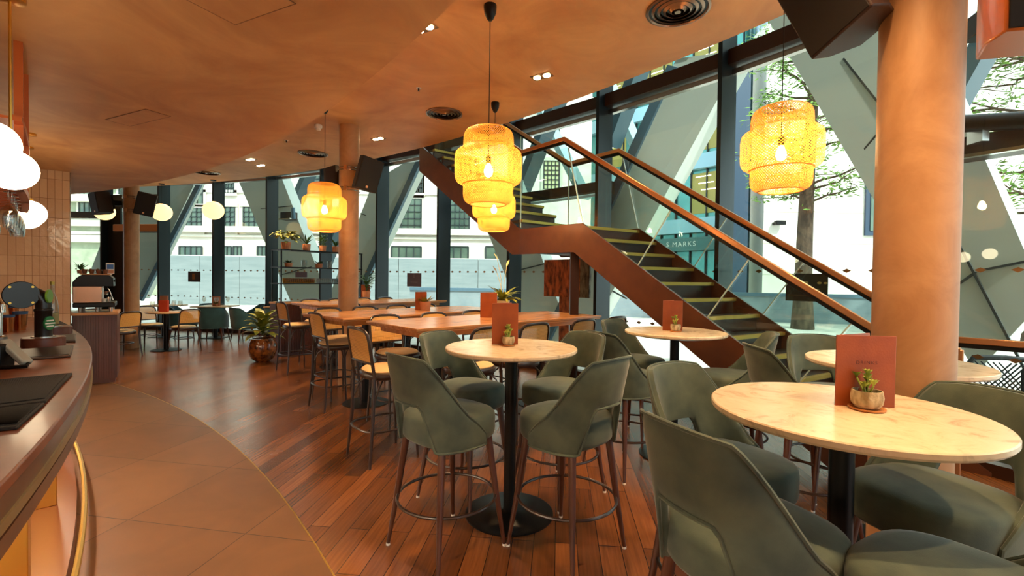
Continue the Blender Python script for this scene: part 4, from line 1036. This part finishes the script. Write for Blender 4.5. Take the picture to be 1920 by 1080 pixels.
# ---- plant shelf on the slatted cabinet
sd_=Vector((.6,.8)); sp_=Vector((-.8,.6)); S0=Vector((-4.16,8.42)); SLn=1.73
def slat_mat(name,c1,c2):
    return mat(name,c1,.4,0,noise=(c2,5,6,(1,1,.1)))
M_slat=slat_mat('dark_slatted_wood',(98,44,22),(72,32,16)); M_slatl=mat('light_wood_top',(206,150,92),.4,0,noise=((190,132,76),4,6,(1,8,1)))
def slat_cabinet(name,label,cat,o,d,n,u0,u1,n0,n1,h,sideflat=True):
    t=empty(name,label,cat,(o.x,o.y,0),math.atan2(d.y,d.x)); f=-1
    MB().box(u0,u1,n0,n1,.06,h-.035).build('carcass',M_slat,t)
    MB().box(u0+.02,u1-.02,n0+.03,n1-.02,0,.06).build('plinth',M_slat,t)
    MB().box(u0-.01,u1+.01,n0-.015,n1+.01,h-.035,h).build('worktop',M_slatl,t,bevel=.003)
    m=MB(); x=u0+.01
    while x<u1-.02: m.box(x,x+.014,n0-.012,n0,.06,h-.036); x+=.026
    m.build('slats',M_slat,t,smooth=False)
    return t
def slat_fix(t):
    for c in children(t):
        if 'kind' in c: del c['kind']
cab=slat_cabinet('slatted_cabinet','dark slatted wood cabinet under the plant shelf','cabinet',S0,sd_,sp_,0,SLn,0,.42,.99)
sh=empty('plant_shelf','open black metal shelf unit holding plants and glasses','shelf unit',(S0.x,S0.y,.99),math.atan2(.8,.6))
for u in (.02,SLn-.02):
    for n in (.04,.38): MB().box(u-.011,u+.011,n-.011,n+.011,0,.965).build('upright',M_black,sh)
for z in (.33,.63,.95):
    MB().box(0,SLn,.03,.39,z,z+.02).build('shelf_board',M_black,sh)
def onshelf(px,n=.21):
    k=ray(px,500); k=k.x/k.y; q=S0+sp_*n; s=(k*q.y-q.x)/(sd_.x-k*sd_.y); return q+sd_*s
GP='pots on the plant shelf'
for px,z,r,h,kd,sc,lm,lb,sd in ((536,.97,.085,.14,'trailing',1.25,M_leafy,'trailing variegated plant at the left end of the shelf top',21),(574.5,.97,.075,.13,'spiky',1.35,M_leafd,'spiky aloe in a peach pot on the shelf top',22),(605,.97,.068,.12,'bushy',1.15,M_leaf,'bushy green plant in a peach pot on the shelf top',23),(629,.97,.07,.12,'spiky',1.2,M_leafd,'spiky plant on the shelf top half hidden by the column',24),(541,.65,.07,.075,'low',1.2,M_leafd,'low dark succulent in a shallow pot on the middle shelf',25),(598,.65,.07,.08,'low',1.2,M_leafd,'low dark succulent in a square pot on the middle shelf',26)):
    q=onshelf(px); plant('potted_plant',lb,'potted plant',(q.x,q.y,.99+z),cyl(r,h),M_terra,kd,sc,lm,h-.01,r*.88,sd,group=GP)
def tumbler(mm,r=.023,h=.09):
    t=MB().lathe([(.001,0),(r*.82,0),(r,h),(r-.003,h),(r*.80,.008),(.001,.008)],(0,0,0),16,cap=False).build('tumbler',mm); return t
M_amber=glass('amber_glass',(.95,.72,.28),1.6); M_clear2=glass('clear_tumbler_glass',(.86,.88,.86),2.0)
for mm,x0,x1,n,lb,g in ((M_amber,532,588,15,'amber tumbler in the rows on the lowest shelf','amber tumblers on the shelf'),(M_clear2,594,632,10,'clear tumbler in the rows on the lowest shelf beside the amber ones','clear tumblers on the shelf')):
    pr=tumbler(mm); 
    for row,nn in enumerate((.13,.25)):
        for i in range(n):
            q=onshelf(x0+(x1-x0)*(i+.25*row)/(n-1),nn); o=pr if (row==0 and i==0) else pr.copy()
            if o is not pr: COL.objects.link(o)
            o.location=(q.x,q.y,.99+.35); tag(o,lb,'glass',g)
for px,lb in ((570,'clear tapered glass on the middle shelf, left one'),(618,'clear tapered glass on the middle shelf, right one')):
    q=onshelf(px); o=tumbler(M_clear2,.055,.14); o.location=(q.x,q.y,.99+.65); tag(o,lb,'glass')
# ---- speakers
def speaker(loc,face,tilt,label,sc=1.,cm=None,strap=None,roll=0):
    t=empty('loudspeaker',label,'loudspeaker',loc,0,'black loudspeakers on the columns'); f=Vector((face[0],face[1],0)).normalized()
    t.rotation_euler=(Matrix.Rotation(math.atan2(f.y,f.x)-PI/2,3,'Z')@Matrix.Rotation(-tilt,3,'X')@Matrix.Rotation(roll,3,'Y')).to_euler()
    t.scale=(sc,sc,sc); cm=cm or M_speaker
    w,wb,d,h=.145,.085,.13,.205
    q=[(-w,d),(w,d),(w,.02),(wb,-d),(-wb,-d),(-w,.02)]
    MB().prism(q,-h,h).build('cabinet',cm,t,bevel=.008)
    MB().box(-w+.008,w-.008,d,d+.006,-h+.008,h-.008).build('grille',M_speakg,t,bevel=.004)
    MB().box(-.014,.014,d+.006,d+.008,-h+.03,-h+.058).build('badge',M_copper,t)
    MB().box(-.05,.05,-d-.05,-d,-.12,.12).box(-.03,.03,-d-.19,-d-.05,-.05,.05).build('wall_bracket',M_black,t,bevel=.004)
    return t
def strap(c,r,z,name_,lb):
    t=empty('mounting_clamp',lb,'clamp',(c[0],c[1],z),0,'wire clamps on the columns')
    MB().tube([((r+.008)*cos(2*PI*j/36),(r+.008)*sin(2*PI*j/36),0) for j in range(36)],.006,6,closed=True).build('upper_wire',M_steel,t)
    MB().tube([((r+.008)*cos(2*PI*j/36),(r+.008)*sin(2*PI*j/36),-.035) for j in range(36)],.006,6,closed=True).build('lower_wire',M_steel,t)
    MB().box(-.022,.022,-r-.03,-r-.002,-.05,.015).build('buckle',M_copper,t,bevel=.004)
speaker((-1.905,6.07,2.80),(.62,-.78),.18,'black loudspeaker on the right side of the middle column',1.0,roll=-.20)
speaker((-2.47,6.58,2.80),(-.7,.7),.15,'black loudspeaker hidden behind the left of the middle column',.95)
strap(MIDC,RCOL,2.93,'',"wire clamp round the middle column, upper"); strap(MIDC,RCOL,2.66,'',"wire clamp round the middle column, lower")
speaker((-7.92,9.02,2.83),(-.45,-.9),.12,'black loudspeaker on the left side of the far left column',1.0,roll=.15)
speaker((-7.13,9.10,2.83),(.55,-.83),.15,'black loudspeaker on the right side of the far left column',1.05,roll=-.2)
strap(LFC,RCOL,3.0,'',"wire clamp round the far left column, upper"); strap(LFC,RCOL,2.74,'',"wire clamp round the far left column, lower")
spk=speaker((1.485,2.18,2.80),(-.93,-.36),.25,'large black loudspeaker at the top beside the thick column',1.04,mat('brown_speaker_case',(62,36,22),.5,0,bump=.3,bscale=300),roll=.35)
[bpy.data.objects.remove(c) for c in children(spk) if c.name.startswith('badge')]
speaker((2.27,2.10,2.78),(-.25,-1),.0,'loudspeaker at the top right corner, orange light put into its colour',1.12,mat('orange_lit_speaker_case',(196,108,36),.35,0,coat=.4))  # orange light falling on this speaker is put into its case colour
# ---- coffee station
wd=Vector((cos(wa),sin(wa))); wn_=Vector((-sin(wa),cos(wa)))
cb=slat_cabinet('coffee_cabinet','dark slatted wood cabinet with a pale top under the coffee machine','cabinet',We,wd,wn_,-.0,.447,.17,.82,.955)
cf=empty('coffee_machine','black and steel espresso machine on the slatted cabinet','coffee machine',(We.x,We.y,.955),wa)
MB().box(.0,.425,.20,.70,.065,.13).build('drip_base',M_black,cf,bevel=.012)
for u in (.07,.24,.38):
    for n in (.24,.66): MB().lathe([(.018,0),(.022,.065)],(u,n,0),12).build('foot',M_steel,cf)
MB().box(.0,.29,.205,.60,.13,.345).build('rear_panel',mat('brushed_copper_steel',(196,150,120),.25,.95),cf,bevel=.004)
q=[(.0,.345),(.0,.40),(.04,.46),(.09,.50),(.36,.50),(.405,.46),(.41,.345)]
MB().hexa([Vector((u,.20,z)) for u,z in q],[Vector((u,.64,z)) for u,z in q]).build('hood',M_black,cf,bevel=.006)
MB().box(.07,.375,.20,.64,.50,.515).build('cup_tray',M_slatl,cf,bevel=.003)
MB().tube([(.30,.26,.33),(.345,.24,.325),(.365,.23,.30),(.405,.22,.16)],.006,8).build('steam_wand',M_steel,cf); MB().lathe([(.02,.23),(.02,.26),(.03,.28)],(.33,.30,0),14).build('group_head',M_steel,cf); MB().ball((.415,.30,.42),.014).build('steam_knob',M_black,cf)
M_cup=mat('brown_cup',(110,66,40),.35)
for i in range(4):
    q=We+wd*(.11+.07*i)+wn_*.32; t=empty('coffee_cup','brown coffee cup in the row on top of the espresso machine','cup',(q.x,q.y,.955+.515),.6*i,'coffee cups on the machine')
    MB().lathe([(.02,0),(.033,.05),(.034,.06),(.031,.06),(.02,.008),(.001,.008)],(0,0,0),18,cap=False).build('body',M_cup,t); MB().tube([(.032,0,.05),(.05,0,.045),(.05,0,.02),(.028,0,.015)],.004,6).build('handle',M_cup,t)
for i,(u,lb) in enumerate(((.315,'small white cup under the steam wand, left'),(.36,'small steel jug under the steam wand, right'))):
    q=We+wd*u+wn_*.27; o=MB().lathe([(.016,0),(.024,.05+.02*i),(.021,.05+.02*i),(.014,.006),(.001,.006)],(0,0,0),18,cap=False).build('milk_cup',M_white if i==0 else M_steel); o.location=(q.x,q.y,.955+.13); tag(o,lb,'cup')
q=We+wd*.06+wn_*.45; plant('potted_plant','small feathery palm on top of the espresso machine','potted plant',(q.x,q.y,.955+.515),cyl(.04,.05),M_terra,'spiky',.8,M_leafd,.045,.035,31)
o=MB().box(-.045,.045,-.003,.003,0,.15).build('sign_card',M_white); q=We+wd*.36+wn_*.50; o.location=(q.x,q.y,.955+.517); o.rotation_euler=(0,0,wa); tag(o,'small white card with blue picture on the espresso machine','sign')
MB().box(-.036,.036,-.006,-.003,.065,.13).build('blue_picture',mat('blue_print',(60,110,180),.5),o)
MB().box(-.036,.036,-.006,-.003,.01,.05).build('orange_picture',mat('orange_print',(190,130,90),.5),o)
# ---- things on the bar
def quadmat(px4,z0,z1,name,mm,label,cat,bev=.004,ribs=0):
    p=[onz(x,y,1.0) for x,y in px4]; c=sum(p,Vector())/4
    t=MB().hexa([Vector((v.x-c.x,v.y-c.y,0)) for v in p],[Vector((v.x-c.x,v.y-c.y,z1-z0)) for v in p]).build(name,mm,bevel=bev)
    t.location=(c.x,c.y,z0); tag(t,label,cat)
    if ribs:
        a,b,c2,d=[v-c for v in p]; m=MB()
        for i in range(1,ribs):
            f=i/ribs; s=a.lerp(d,f*.94+.03); e=b.lerp(c2,f*.94+.03); s,e=s.lerp(e,.06),s.lerp(e,.94); s.z=e.z=z1-z0+.002; m.bar(s,e,.006,.004)
        m.build('ribs',mm,t,smooth=False)
    return t
quadmat([(136,703),(86,757),(-70,778),(-60,722)],1.0,1.012,'bar_mat',M_rubber,'black rubber bar mat, the farther of the big pair at the left edge','bar mat',ribs=40)
quadmat([(84,760),(33,806),(-80,818),(-80,782)],1.0,1.012,'bar_mat',M_rubber,'black rubber bar mat, the nearer of the big pair at the left edge','bar mat',ribs=40)
M_tray=mat('drip_tray_metal',(70,52,40),.4,.6)
quadmat([(138,650),(132,670),(28,678),(26,660)],1.0,1.012,'drip_tray',M_tray,'ribbed drip tray in front of the beer tap base','drip tray',ribs=44)
quadmat([(142,629),(142,642),(118,643),(116,630)],1.0,1.012,'drip_tray',M_tray,'small ribbed drip tray right of the beer tap base','drip tray',ribs=14)
quadmat([(106,600),(133,613),(118,616),(96,603)],1.0,1.010,'bar_mat',M_rubber,'small dark bar mat at the far tip of the counter','bar mat')
b=onz(78,652,1.0); b=Vector((-3.03,3.02,1.0))
tp=empty('beer_tap','black beer tap tower with round badges on a wooden base','beer tap',b)
M_tapb=mat('tap_black',(30,24,20),.3,.1); M_base=mat('tap_base_wood',(92,46,30),.35,0,coat=.3)
MB().lathe([(.105,0),(.105,.055),(.10,.06)],(0,0,0),40).build('wooden_base',M_base,tp,angle=40); MB().lathe([(.06,.06),(.06,.066)],(0,0,0),30).build('flange',M_steel,tp)
MB().lathe([(.043,.066),(.043,.225),(.047,.23),(.047,.24),(.043,.245)],(0,0,0),30).build('tower',M_tapb,tp,angle=40)
vd=Vector((-b.x,-b.y,0)).normalized(); rt=Vector((vd.y*-1,vd.x,0)); rt=Vector((-vd.y,vd.x,0))   # towards the viewer / to the viewer's right
MB().tube([Vector((0,0,.24)),Vector((0,0,.29)),Vector((0,0,.33))-rt*.02,Vector((0,0,.36))-rt*.06,Vector((0,0,.365))-rt*.10],[.040,.042,.04,.034,.026],18).build('neck',M_tapb,tp)
def disc(c,nrm,r,th,name,mm,par,ry=1.):
    M=facing(nrm,loc=c); return MB().loft([[M@Vector((r*k*cos(2*PI*j/36),r*ry*k*sin(2*PI*j/36),z)) for j in range(36)] for z,k in ((0,.97),(th*.3,1),(th*.7,1),(th,.96))]).build(name,mm,par,angle=50)
c=Vector((0,0,.335))-rt*.10+vd*.03; dn=(vd+rt*.15).normalized()
bd=disc(c,dn,.085,.02,'round_badge_back',M_tapb,tp)
for sx,sz in ((-1,-1),(1,-1),(-1,1),(1,1)):
    M=facing(dn,loc=c); disc(M@Vector((sx*.05,sz*.05,.02)),dn,.007,.003,'screw',M_brass,bd)
g=disc(Vector((0,0,.325))+rt*.02+vd*.040,(vd*.35+rt).normalized(),.044,.012,'green_badge',mat('badge_green',(110,160,50),.3),tp)
e=disc(Vector((0,0,.15))+vd*.030+rt*.022,(vd*.75+rt*.65).normalized(),.034,.012,'round_emblem',mat('emblem_green',(30,110,60),.4),tp,1.35)
M=facing((vd*.75+rt*.65).normalized(),loc=Vector((0,0,.15))+vd*.030+rt*.022)
m=MB()
for z,w in ((.018,.022),(.0,.030),(-.018,.022)): m.box(-w,w,z-.005,z+.003,.0125,.014,M)
m.build('emblem_bands',M_white,e)
b2=empty('tap_base','empty round wooden tap base behind the beer tap','tap base',(-3.55,3.62,1.0)); MB().lathe([(.105,0),(.105,.055),(.10,.06)],(0,0,0),40).build('wooden_base',M_base,b2,angle=40); MB().lathe([(.05,.06),(.05,.066)],(0,0,0),30).build('flange',M_steel,b2)
bt=empty('glass_bottle','clear tapered glass bottle standing behind the beer tap','bottle',(-3.60,3.68,1.066)); bt.location=(-3.74,3.80,1.0)
MB().lathe([(.036,0),(.038,.01),(.038,.20),(.03,.26),(.013,.31),(.013,.38),(.012,.385)],(0,0,0),22).build('glass_body',glass('bottle_glass',(.75,.78,.70),2),bt,angle=60); MB().lathe([(.015,.38),(.015,.405)],(0,0,0),14).build('cap',mat('bottle_cap',(170,150,60),.4,.5),bt); MB().lathe([(.0395,.06),(.0395,.15)],(0,0,0),22,cap=False).build('label_band',mat('bottle_label',(150,140,90),.6),bt)
for px,py,s,lb in ((15,622,1.,'copper shaker cup with blue rim at the left edge of the bar'),(38,619,1.15,'taller copper shaker cup with blue rim behind the beer tap'),(26,598,1.,'copper shaker cup standing behind the other two')):
    q=onz(px,py,1.0); q=Vector((q.x,q.y,1.0)); t=empty('shaker_cup',lb,'shaker cup',q,0,'copper shaker cups'); t.scale=(s,s,s)
    MB().lathe([(.030,0),(.040,.13),(.038,.13),(.03,.01),(.001,.01)],(0,0,0),24,cap=False).build('body',mat('copper_cup',(204,120,66),.2,.95),t); MB().lathe([(.0395,.115),(.0415,.135),(.0385,.135)],(0,0,0),24,cap=False).build('blue_rim',mat('blue_band',(60,90,130),.5),t)
q=onz(6,690,1.0); t=empty('dispenser_gun','grey and black dispensing gun lying at the left edge of the bar','dispenser',q)
MB().box(-.10,.01,-.03,.05,0,.12).build('black_holder',M_black,t,bevel=.01)
M=facing((0,0,1)); a=Vector((-.03,.03,.13)); e=Vector((.10,.02,.02)); MB().bar(a,e,.05,.03).build('grey_lever',mat('grey_plastic',(150,146,134),.45),t,bevel=.008); MB().tube([e,e+Vector((.02,-.02,-.01)),e+Vector((-.05,-.05,-.01)),Vector((-.05,-.03,.01))],.010,8).build('hose',M_black,t)
q=onz(4,640,1.0); t=empty('chrome_tap','curved chrome tap cut by the left edge behind the bar mats','tap',(q.x-.02,q.y,1.0))
MB().tube([(0,0,0),(0,0,.20),(-.01,0,.24),(.02,-.02,.27),(.05,-.03,.25),(.055,-.03,.20)],.018,12).build('spout',M_steel,t); MB().lathe([(.04,0),(.04,.03),(.025,.04)],(0,0,0),24).build('foot',M_steel,t)
# ---- hanging glass rack over the bar
ga=[40.2,42.7,45.2,48.1]
gr=empty('glass_rack','orange steel rack over the bar with slats holding wine glasses','glass rack',P(13.49,math.radians(44),1.94)); GMt=Matrix.Translation(-P(13.49,math.radians(44),1.94))
for i,a in enumerate(ga[1:]):
    for r in (13.70,13.20):
        c=P(r,math.radians(a)); t_=math.radians(a)
        M=Matrix.Translation(c)@Matrix.Rotation(t_,4,'Z'); MB().box(-.018,.018,-.022,.022,1.93,ZS,M).build('post',M_orange,gr,M=GMt)
for r0,r1,z0,z1 in ((13.68,13.72,1.93,1.97),(13.18,13.22,1.93,1.97),(13.68,13.72,2.29,2.32),(13.18,13.22,2.29,2.32)):
    MB().ring(r0,r1,math.radians(42.2),math.radians(48.4),z0,z1,16).build('rail',M_orange,gr,M=GMt)
MB().ring(13.22,13.68,math.radians(42.2),math.radians(48.4),2.295,2.31,16).build('upper_shelf',M_orange,gr,M=GMt)
m=MB()
for i in range(15):
    a=math.radians(42.2+6.2*i/14); m.bar(P(13.20,a,1.945),P(13.70,a,1.945),.022,.014)
m.build('slats',M_orange,gr,M=GMt)
def wineglass(mm,hang=False):
    s=MB().lathe([(.001,0),(.034,0),(.034,.002),(.006,.006),(.004,.02),(.004,.085),(.010,.095),(.036,.125),(.041,.155),(.036,.205),(.0345,.205),(.039,.155),(.034,.128),(.006,.099),(.001,.098)],(0,0,0),20,cap=False); return s.build('wine_glass',mm,angle=60)
M_wg=glass('wine_glass_material',(.94,.93,.90),2.6)
wg=wineglass(M_wg); first=True
for i in range(14):
    a=math.radians(42.6+(i//2)*.82+.3*(i%2)); r=13.66-.12*(i%2)
    o=wg if first else wg.copy()
    if not first: COL.objects.link(o)
    first=False; o.location=P(r,a,1.938); o.rotation_euler=(PI,0,0); tag(o,'upside down wine glass hanging from the orange rack','glass','wine glasses hanging from the rack')
# wine glasses and menus on the dining tables
wl=[(-6.85,8.90),(-6.50,9.15),(-6.72,9.28),(-7.15,10.85),(-6.72,11.05),(-6.80,10.75),(-7.1,11.15)]
for i,(x,y) in enumerate(wl):
    o=wg.copy(); COL.objects.link(o); o.rotation_euler=(0,0,0); o.location=(x,y,.75); tag(o,'wine glass on the round table with the red menu' if i<3 else 'wine glass on the square table between tub chairs','glass','wine glasses on the round dining table' if i<3 else 'wine glasses on the square dining table')
M_red=mat('red_menu',(176,62,36),.5); M_pinkm=mat('pink_menu',(190,130,106),.6)
menu((-6.82,9.02,.75),.1,'red menu standing on the small round dining table',.6,.16,.22,mm=M_red)
menu((-7.02,10.95,.75),.0,'pale pink menu on the square table between the tub chairs',.6,.16,.22,mm=M_pinkm)
menu((-8.25,10.95,.75),.0,'pale pink menu on the table by the door bay',.6,.16,.22,mm=M_pinkm)
plant('potted_plant','tiny green plant beside the pale pink menu','potted plant',(-6.88,10.86,.75),cyl(.035,.05),M_terra,'low',1.0,M_leafd,.045,.03,41)
# ============================================================ LAMPS ON THE CEILING
def downlight(p,rz,label,energy=60,z=ZC,grp='twin recessed downlights'):
    t=empty('downlight',label,'ceiling light',(p.x,p.y,z),rz,grp)
    MB().box(-.11,.11,-.055,.055,-.004,0.0).build('trim_plate',mat('bronze_trim',(120,84,48),.35,.7),t,bevel=.002)
    for s in (-1,1):
        MB().lathe([(.042,-.010),(.034,-.0085),(.0,-.0085)] if False else [(.036,-.009),(.036,-.005)],(s*.054,0,0),20).build('lamp',M_dl,t)
    l=bpy.data.lights.new('downlight_beam','SPOT'); l.energy=energy; l.color=(1,.62,.30); l.spot_size=math.radians(110); l.spot_blend=.6; l.shadow_soft_size=.04
    o=bpy.data.objects.new('downlight_beam',l); COL.objects.link(o); o.location=(0,0,-.03); o.parent=t
    return t
DL=[((795,53),'twin downlight in the ceiling left of the central lamp cord',None),((1016,143),'twin downlight in the ceiling above the staircase corner',None),((709,260),'twin downlight beside the middle column head',None),((489,310),'twin downlight at the far ceiling edge',None)]
for (px,py),lb,_ in DL:
    p=onz(px,py,ZC); downlight(p,-.55,lb,DLE)
# more of these fittings, added mostly out of view to light the room
for x,y in ((2.2,.6),(.6,-.4),(2.9,-1.2),(1.0,1.3),(-4.6,8.2),(2.3,2.2)):
    if math.hypot(x-CX,y-CY)<RC-.1 and math.hypot(x-CX,y-CY)>RSO+.1: downlight(Vector((x,y,0)),-.5,'twin downlight added to light the room',DLE)
def vent(p,r,label,z=ZC):
    t=empty('ceiling_vent',label,'air vent',(p.x,p.y,z),0,'round ceiling vents')
    MB().lathe([(r,-.0),(r,-.010),(r*.93,-.014),(r*.90,-.004)],(0,0,0),48,cap=False).build('outer_ring',mat('vent_metal',(150,120,100),.3,.85),t)
    MB().lathe([(r*.9,-.001),(r*.9,-.0015)],(0,0,0),40).build('backing',M_black,t)
    for i,f in enumerate((.74,.56,.38,.2)):
        MB().lathe([(r*f,-.012-.003*i),(r*(f+.08),-.004),(r*(f+.075),-.002),(r*(f-.02),-.009-.003*i)],(0,0,0),40,cap=False).build('cone_ring',mat('vent_metal',(150,120,100),.3,.85),t)
    MB().lathe([(r*.10,-.022),(r*.10,-.004)],(0,0,0),20).build('hub',mat('vent_metal',(150,120,100),.3,.85),t)
for px,py,w,lb in ((1271,18,122,'large round ceiling vent at the top, right of the centre'),(833,213,72,'round ceiling vent left of the central bamboo lamp'),(587,288,56,'round ceiling vent above the left bamboo lamp'),(387,323,48,'round ceiling vent near the far left windows')):
    p=onz(px,py,ZC); vent(p,w/2/F*p.y/1.06,lb)
p=onz(597,234,ZC); t=empty('smoke_detector','white smoke detector on the ceiling beside the left lamp cord','smoke detector',(p.x,p.y,ZC))
MB().lathe([(.045,0),(.05,-.02),(.045,-.045)],(0,0,0),24).build('base',M_white,t); MB().lathe([(.035,-.045),(.03,-.07),(.01,-.075)],(0,0,0),24).build('sensor_head',M_white,t)
for px,py,lb in ((785,165,'small sprinkler head on the ceiling above the vent'),(537,263,'small sprinkler head on the ceiling near the left lamp')):
    p=onz(px,py,ZC); t=empty('sprinkler','','sprinkler',(p.x,p.y,ZC)); t['label']=lb; MB().lathe([(.028,0),(.028,-.004)],(0,0,0),18).build('rosette',M_white,t); MB().lathe([(.008,-.004),(.008,-.03),(.014,-.032)],(0,0,0),10).build('head',M_black,t)
# access hatches in the soffit
for x,y,lb in ((258,221,'plastered access hatch in the lower ceiling at the left'),(452,2,'plastered access hatch in the lower ceiling at the top edge')):
    p=onz(x,y,ZS); a=-.45
    t=empty('access_hatch',lb,'hatch',(p.x,p.y,ZS),a); w,h=(.30,.09) if x<300 else (.22,.12)
    MB().box(-w,w,-h,h,-.003,0).build('hatch_panel',M_soff,t)
    m=MB()
    for q in ((-w,w,-h,-h+.004),(-w,w,h-.004,h),(-w,-w+.004,-h,h),(w-.004,w,-h,h)): m.box(q[0],q[1],q[2],q[3],-.004,0)
    m.build('hatch_frame',mat('hatch_groove',(140,96,66),.6),t)
# ---- opal globes
def globe(p,r,label,m,cordtop,rod=M_brass,grp=None,rr=.006,energy=0):
    t=empty('globe_pendant',label,'pendant lamp',(p[0],p[1],cordtop)); dz=p[2]-cordtop
    MB().ball((0,0,dz),r,r,r*.94,28,16).build('globe',m,t,angle=80)
    MB().tube([(0,0,-.02),(0,0,dz+r*.9)],rr,8).build('rod',rod,t); MB().lathe([(.055,0),(.055,-.018),(.02,-.024)],(0,0,0),24).build('ceiling_rose',rod,t)
    MB().lathe([(.03,0),(.03,-.03)],(0,0,dz+r*.94+.02),20).build('globe_cap',rod,t)
    if grp: t['group']=grp
    return t
# over the bar
GB='opal globe lamps over the bar'
q=ony(20,318,2.18); globe(q,.098,'bright opal globe lamp over the bar, lower of the front pair',M_globe,ZS,grp=GB)
q=ony(-22,268,1.9); globe(q,.098,'bright opal globe lamp cut by the left edge',M_globe,ZS,grp=GB)
q=ony(54,400,4.3); globe(q,.125,'bright opal globe lamp over the bar behind the hanging wine glasses',M_globe,ZS,grp=GB)
q=ony(50,407,4.75); globe(q,.125,'bright opal globe lamp farthest along the bar, half hidden',M_globe,ZS,grp=GB)
for a in (32,25,18,11):  # unseen globes added behind the camera as light for the room
    q=P(13.55,math.radians(a),1.95); globe(q,.125,'added unseen opal globe lamp along the bar',M_globe,ZS,grp=GB)
# far left dining globes
GF='warm opal globe lamps by the far windows'
for px,py,lb in ((400,394.5,'warm opal globe lamp in front of the second dark mullion'),(303,398,'warm opal globe lamp right of the far left column'),(196,397,'warm opal globe lamp left of the far left column')):
    q=onr(px,py,18.0); q=ony(px,py,q.y*.985); globe(q,.205,lb,M_globe2,ZC,rod=M_black,grp=GF,rr=.004)
# ============================================================ CAMERA, LIGHT
cd=bpy.data.cameras.new('camera'); cam=bpy.data.objects.new('camera',cd); COL.objects.link(cam)
R0=Vector((1,0,0)); U0=Vector((0,_s,_c))
R=R0*_cr+U0*_sr; U=U0*_cr-R0*_sr; Bk=R.cross(U)
cam.matrix_world=Matrix.Translation((0,0,H))@Matrix((R,U,Bk)).transposed().to_4x4()
cd.sensor_width=36; cd.lens=F/1920*36; cd.shift_y=-(540-CYP)/1920; cd.clip_start=.05; cd.clip_end=400
scn.camera=cam
w=bpy.data.worlds.new('world'); scn.world=w; w.use_nodes=True
bg=w.node_tree.nodes['Background']; bg.inputs[0].default_value=(.80,.92,1,1); bg.inputs[1].default_value=WORLD
sk=bpy.data.lights.new('sun','SUN'); sk.energy=SUN; sk.angle=.03; sk.color=(1,.95,.88)
so=bpy.data.objects.new('sun',sk); COL.objects.link(so); so.rotation_euler=Vector((-.35,.62,-.70)).to_track_quat('-Z','Y').to_euler()
v=scn.view_settings; v.view_transform='Standard'; v.look='None'; v.gamma=1; v.use_curve_mapping=False; v.exposure=EXPO
